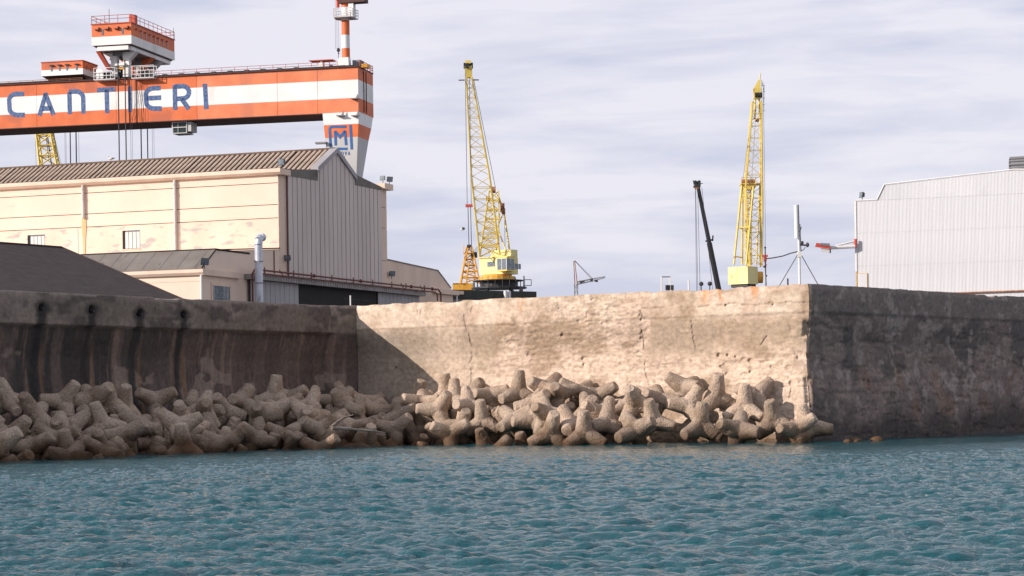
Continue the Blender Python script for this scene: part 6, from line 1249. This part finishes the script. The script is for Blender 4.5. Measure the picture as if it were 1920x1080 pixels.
mb = MB(); mb.tube(a(1433.5, 465), a(1436, 463.5), .05, .05, 5); mb.ball(a(1433, 500), .07, 6); mb.ball(a(1437, 517), .06, 6); part_at(mb, 'fitting', M['lamp_body'], e, c0)
mb = MB(); mb.path([a(1436.5, 535), a(1434.5, 488), a(1437, 485), a(1450, 483.5), (a(1468, 480)), a(1482, 475), a(1496, 471.5, -1)], .035, 6); part_at(mb, 'black_cable', M['lamp_body'], e, c0)
for x, y, m, lab in ((1477, 522, 'dark_steel', 'short dark stub post behind the wall, left of the antenna mast'), (1291, 525, 'white_steel', 'short white stub post behind the wall, left of the dark boom'), (657, 554, 'white_steel', 'short pale stick standing before the black workshop doorway')):
    Yp = 124 if x > 1000 else 140; Yp = 130 if x == 1291 else Yp; p = at(x, y, Yp); mb = MB(); mb.tube((0, 0, 4-p.z), (0, 0, 0), .05, .05, 6); o = mb.build('post', M[m], None, loc=p); tag(o, lab, 'post')
mb = MB(); p = at(1326, 532, 128); 
e = tag(empty('spotlight', (p.x-.3, 128, 4)), 'low pair of dark spotlights just over the wall left of the dark boom', 'spotlight')
for dx in (-.15, .35): mb = MB(); mb.ball((dx+.1, 0, p.z-4), .14, 8); mb.tube((dx+.1, 0, 0), (dx+.1, 0, p.z-4), .03, .03, 5); mb.build('lamp_housing', M['lamp_body'], e)

# low dark-green building under the left yellow crane
pa = at(848, 543, 262); pb = at(1010, 557, 262); F5 = Frame((pa.x, 262, 4), 52); L5 = F5.hit(1006, 553, 'y').x
lb = tag(empty('low_building', F5.o, F5.rz), 'long low dark green-roofed building under the left yellow crane', 'building')
B(lb, 'roof_band', M['dark_green'], ((0, 0, pa.z-4-1.1), (L5, 20, pa.z-4))); B(lb, 'wall', M['grey_steel'], ((.2, .2, 0), (L5-.2, 19.8, pa.z-5.1)))
for px in (942, 948, ): h = F5.hit(px, 555, 'y'); B(lb, 'post', M['white_steel'], ((h.x, -.6, 0), (h.x+.35, -.25, h.z+.6)))
h = F5.hit(857, 549, 'y'); B(lb, 'wall_lamp', M['cornice'], ((h.x, -.4, h.z-.2), (h.x+.7, -.02, h.z+.2)))

# gulls
def gull(p, lab, fly):
    e = tag(empty('gull', p), lab, 'gull'); mb = MB()
    if fly:
        mb.ball((0, 0, 0), .13, 8, (2.0, .8, .8)); mb.build('body', M['gull_white'], e, smooth=True)
        for s in (-1, 1): mb = MB(); mb.hexa([(-.05, s*.05, 0), (.15, s*.05, 0), (.2, s*.45, .16), (.0, s*.45, .16)], [(-.05, s*.05, .03), (.15, s*.05, .03), (.2, s*.45, .18), (.0, s*.45, .18)]); mb.hexa([(0, s*.45, .16), (.2, s*.45, .16), (.28, s*.8, .1), (.2, s*.8, .1)], [(0, s*.45, .18), (.2, s*.45, .18), (.28, s*.8, .12), (.2, s*.8, .12)]); mb.build('wing', M['gull_grey'], e)
    else:
        mb.ball((0, 0, .22), .15, 10, (1.9, .9, .9)); mb.ball((-.30, 0, .42), .09, 8, (1.1, .9, .9)); mb.tube((-.2, 0, .26), (-.3, 0, .40), .09, .07, 8); mb.build('body', M['gull_white'], e, smooth=True)
        mb = MB(); mb.ball((.12, 0, .25), .14, 8, (2.2, 1.0, .55)); mb.build('wing', M['gull_grey'], e, smooth=True)
        mb = MB(); mb.tube((-.38, 0, .41), (-.47, 0, .39), .025, .01, 5); mb.tube((0, .05, 0), (0, .05, .12), .015, .015, 4); mb.tube((0, -.05, 0), (0, -.05, .12), .015, .015, 4); mb.build('beak_and_legs', M['amber'], e)
d = F1.hit(208, 298, 'x', RX); gull(F1.world((RX, d.y, RZ+.22)), 'gull standing on the ridge of the brown workshop roof', False)
e_ = at(867, 430, 210); gull(e_, 'tiny gull flying left of the tall yellow crane', True)
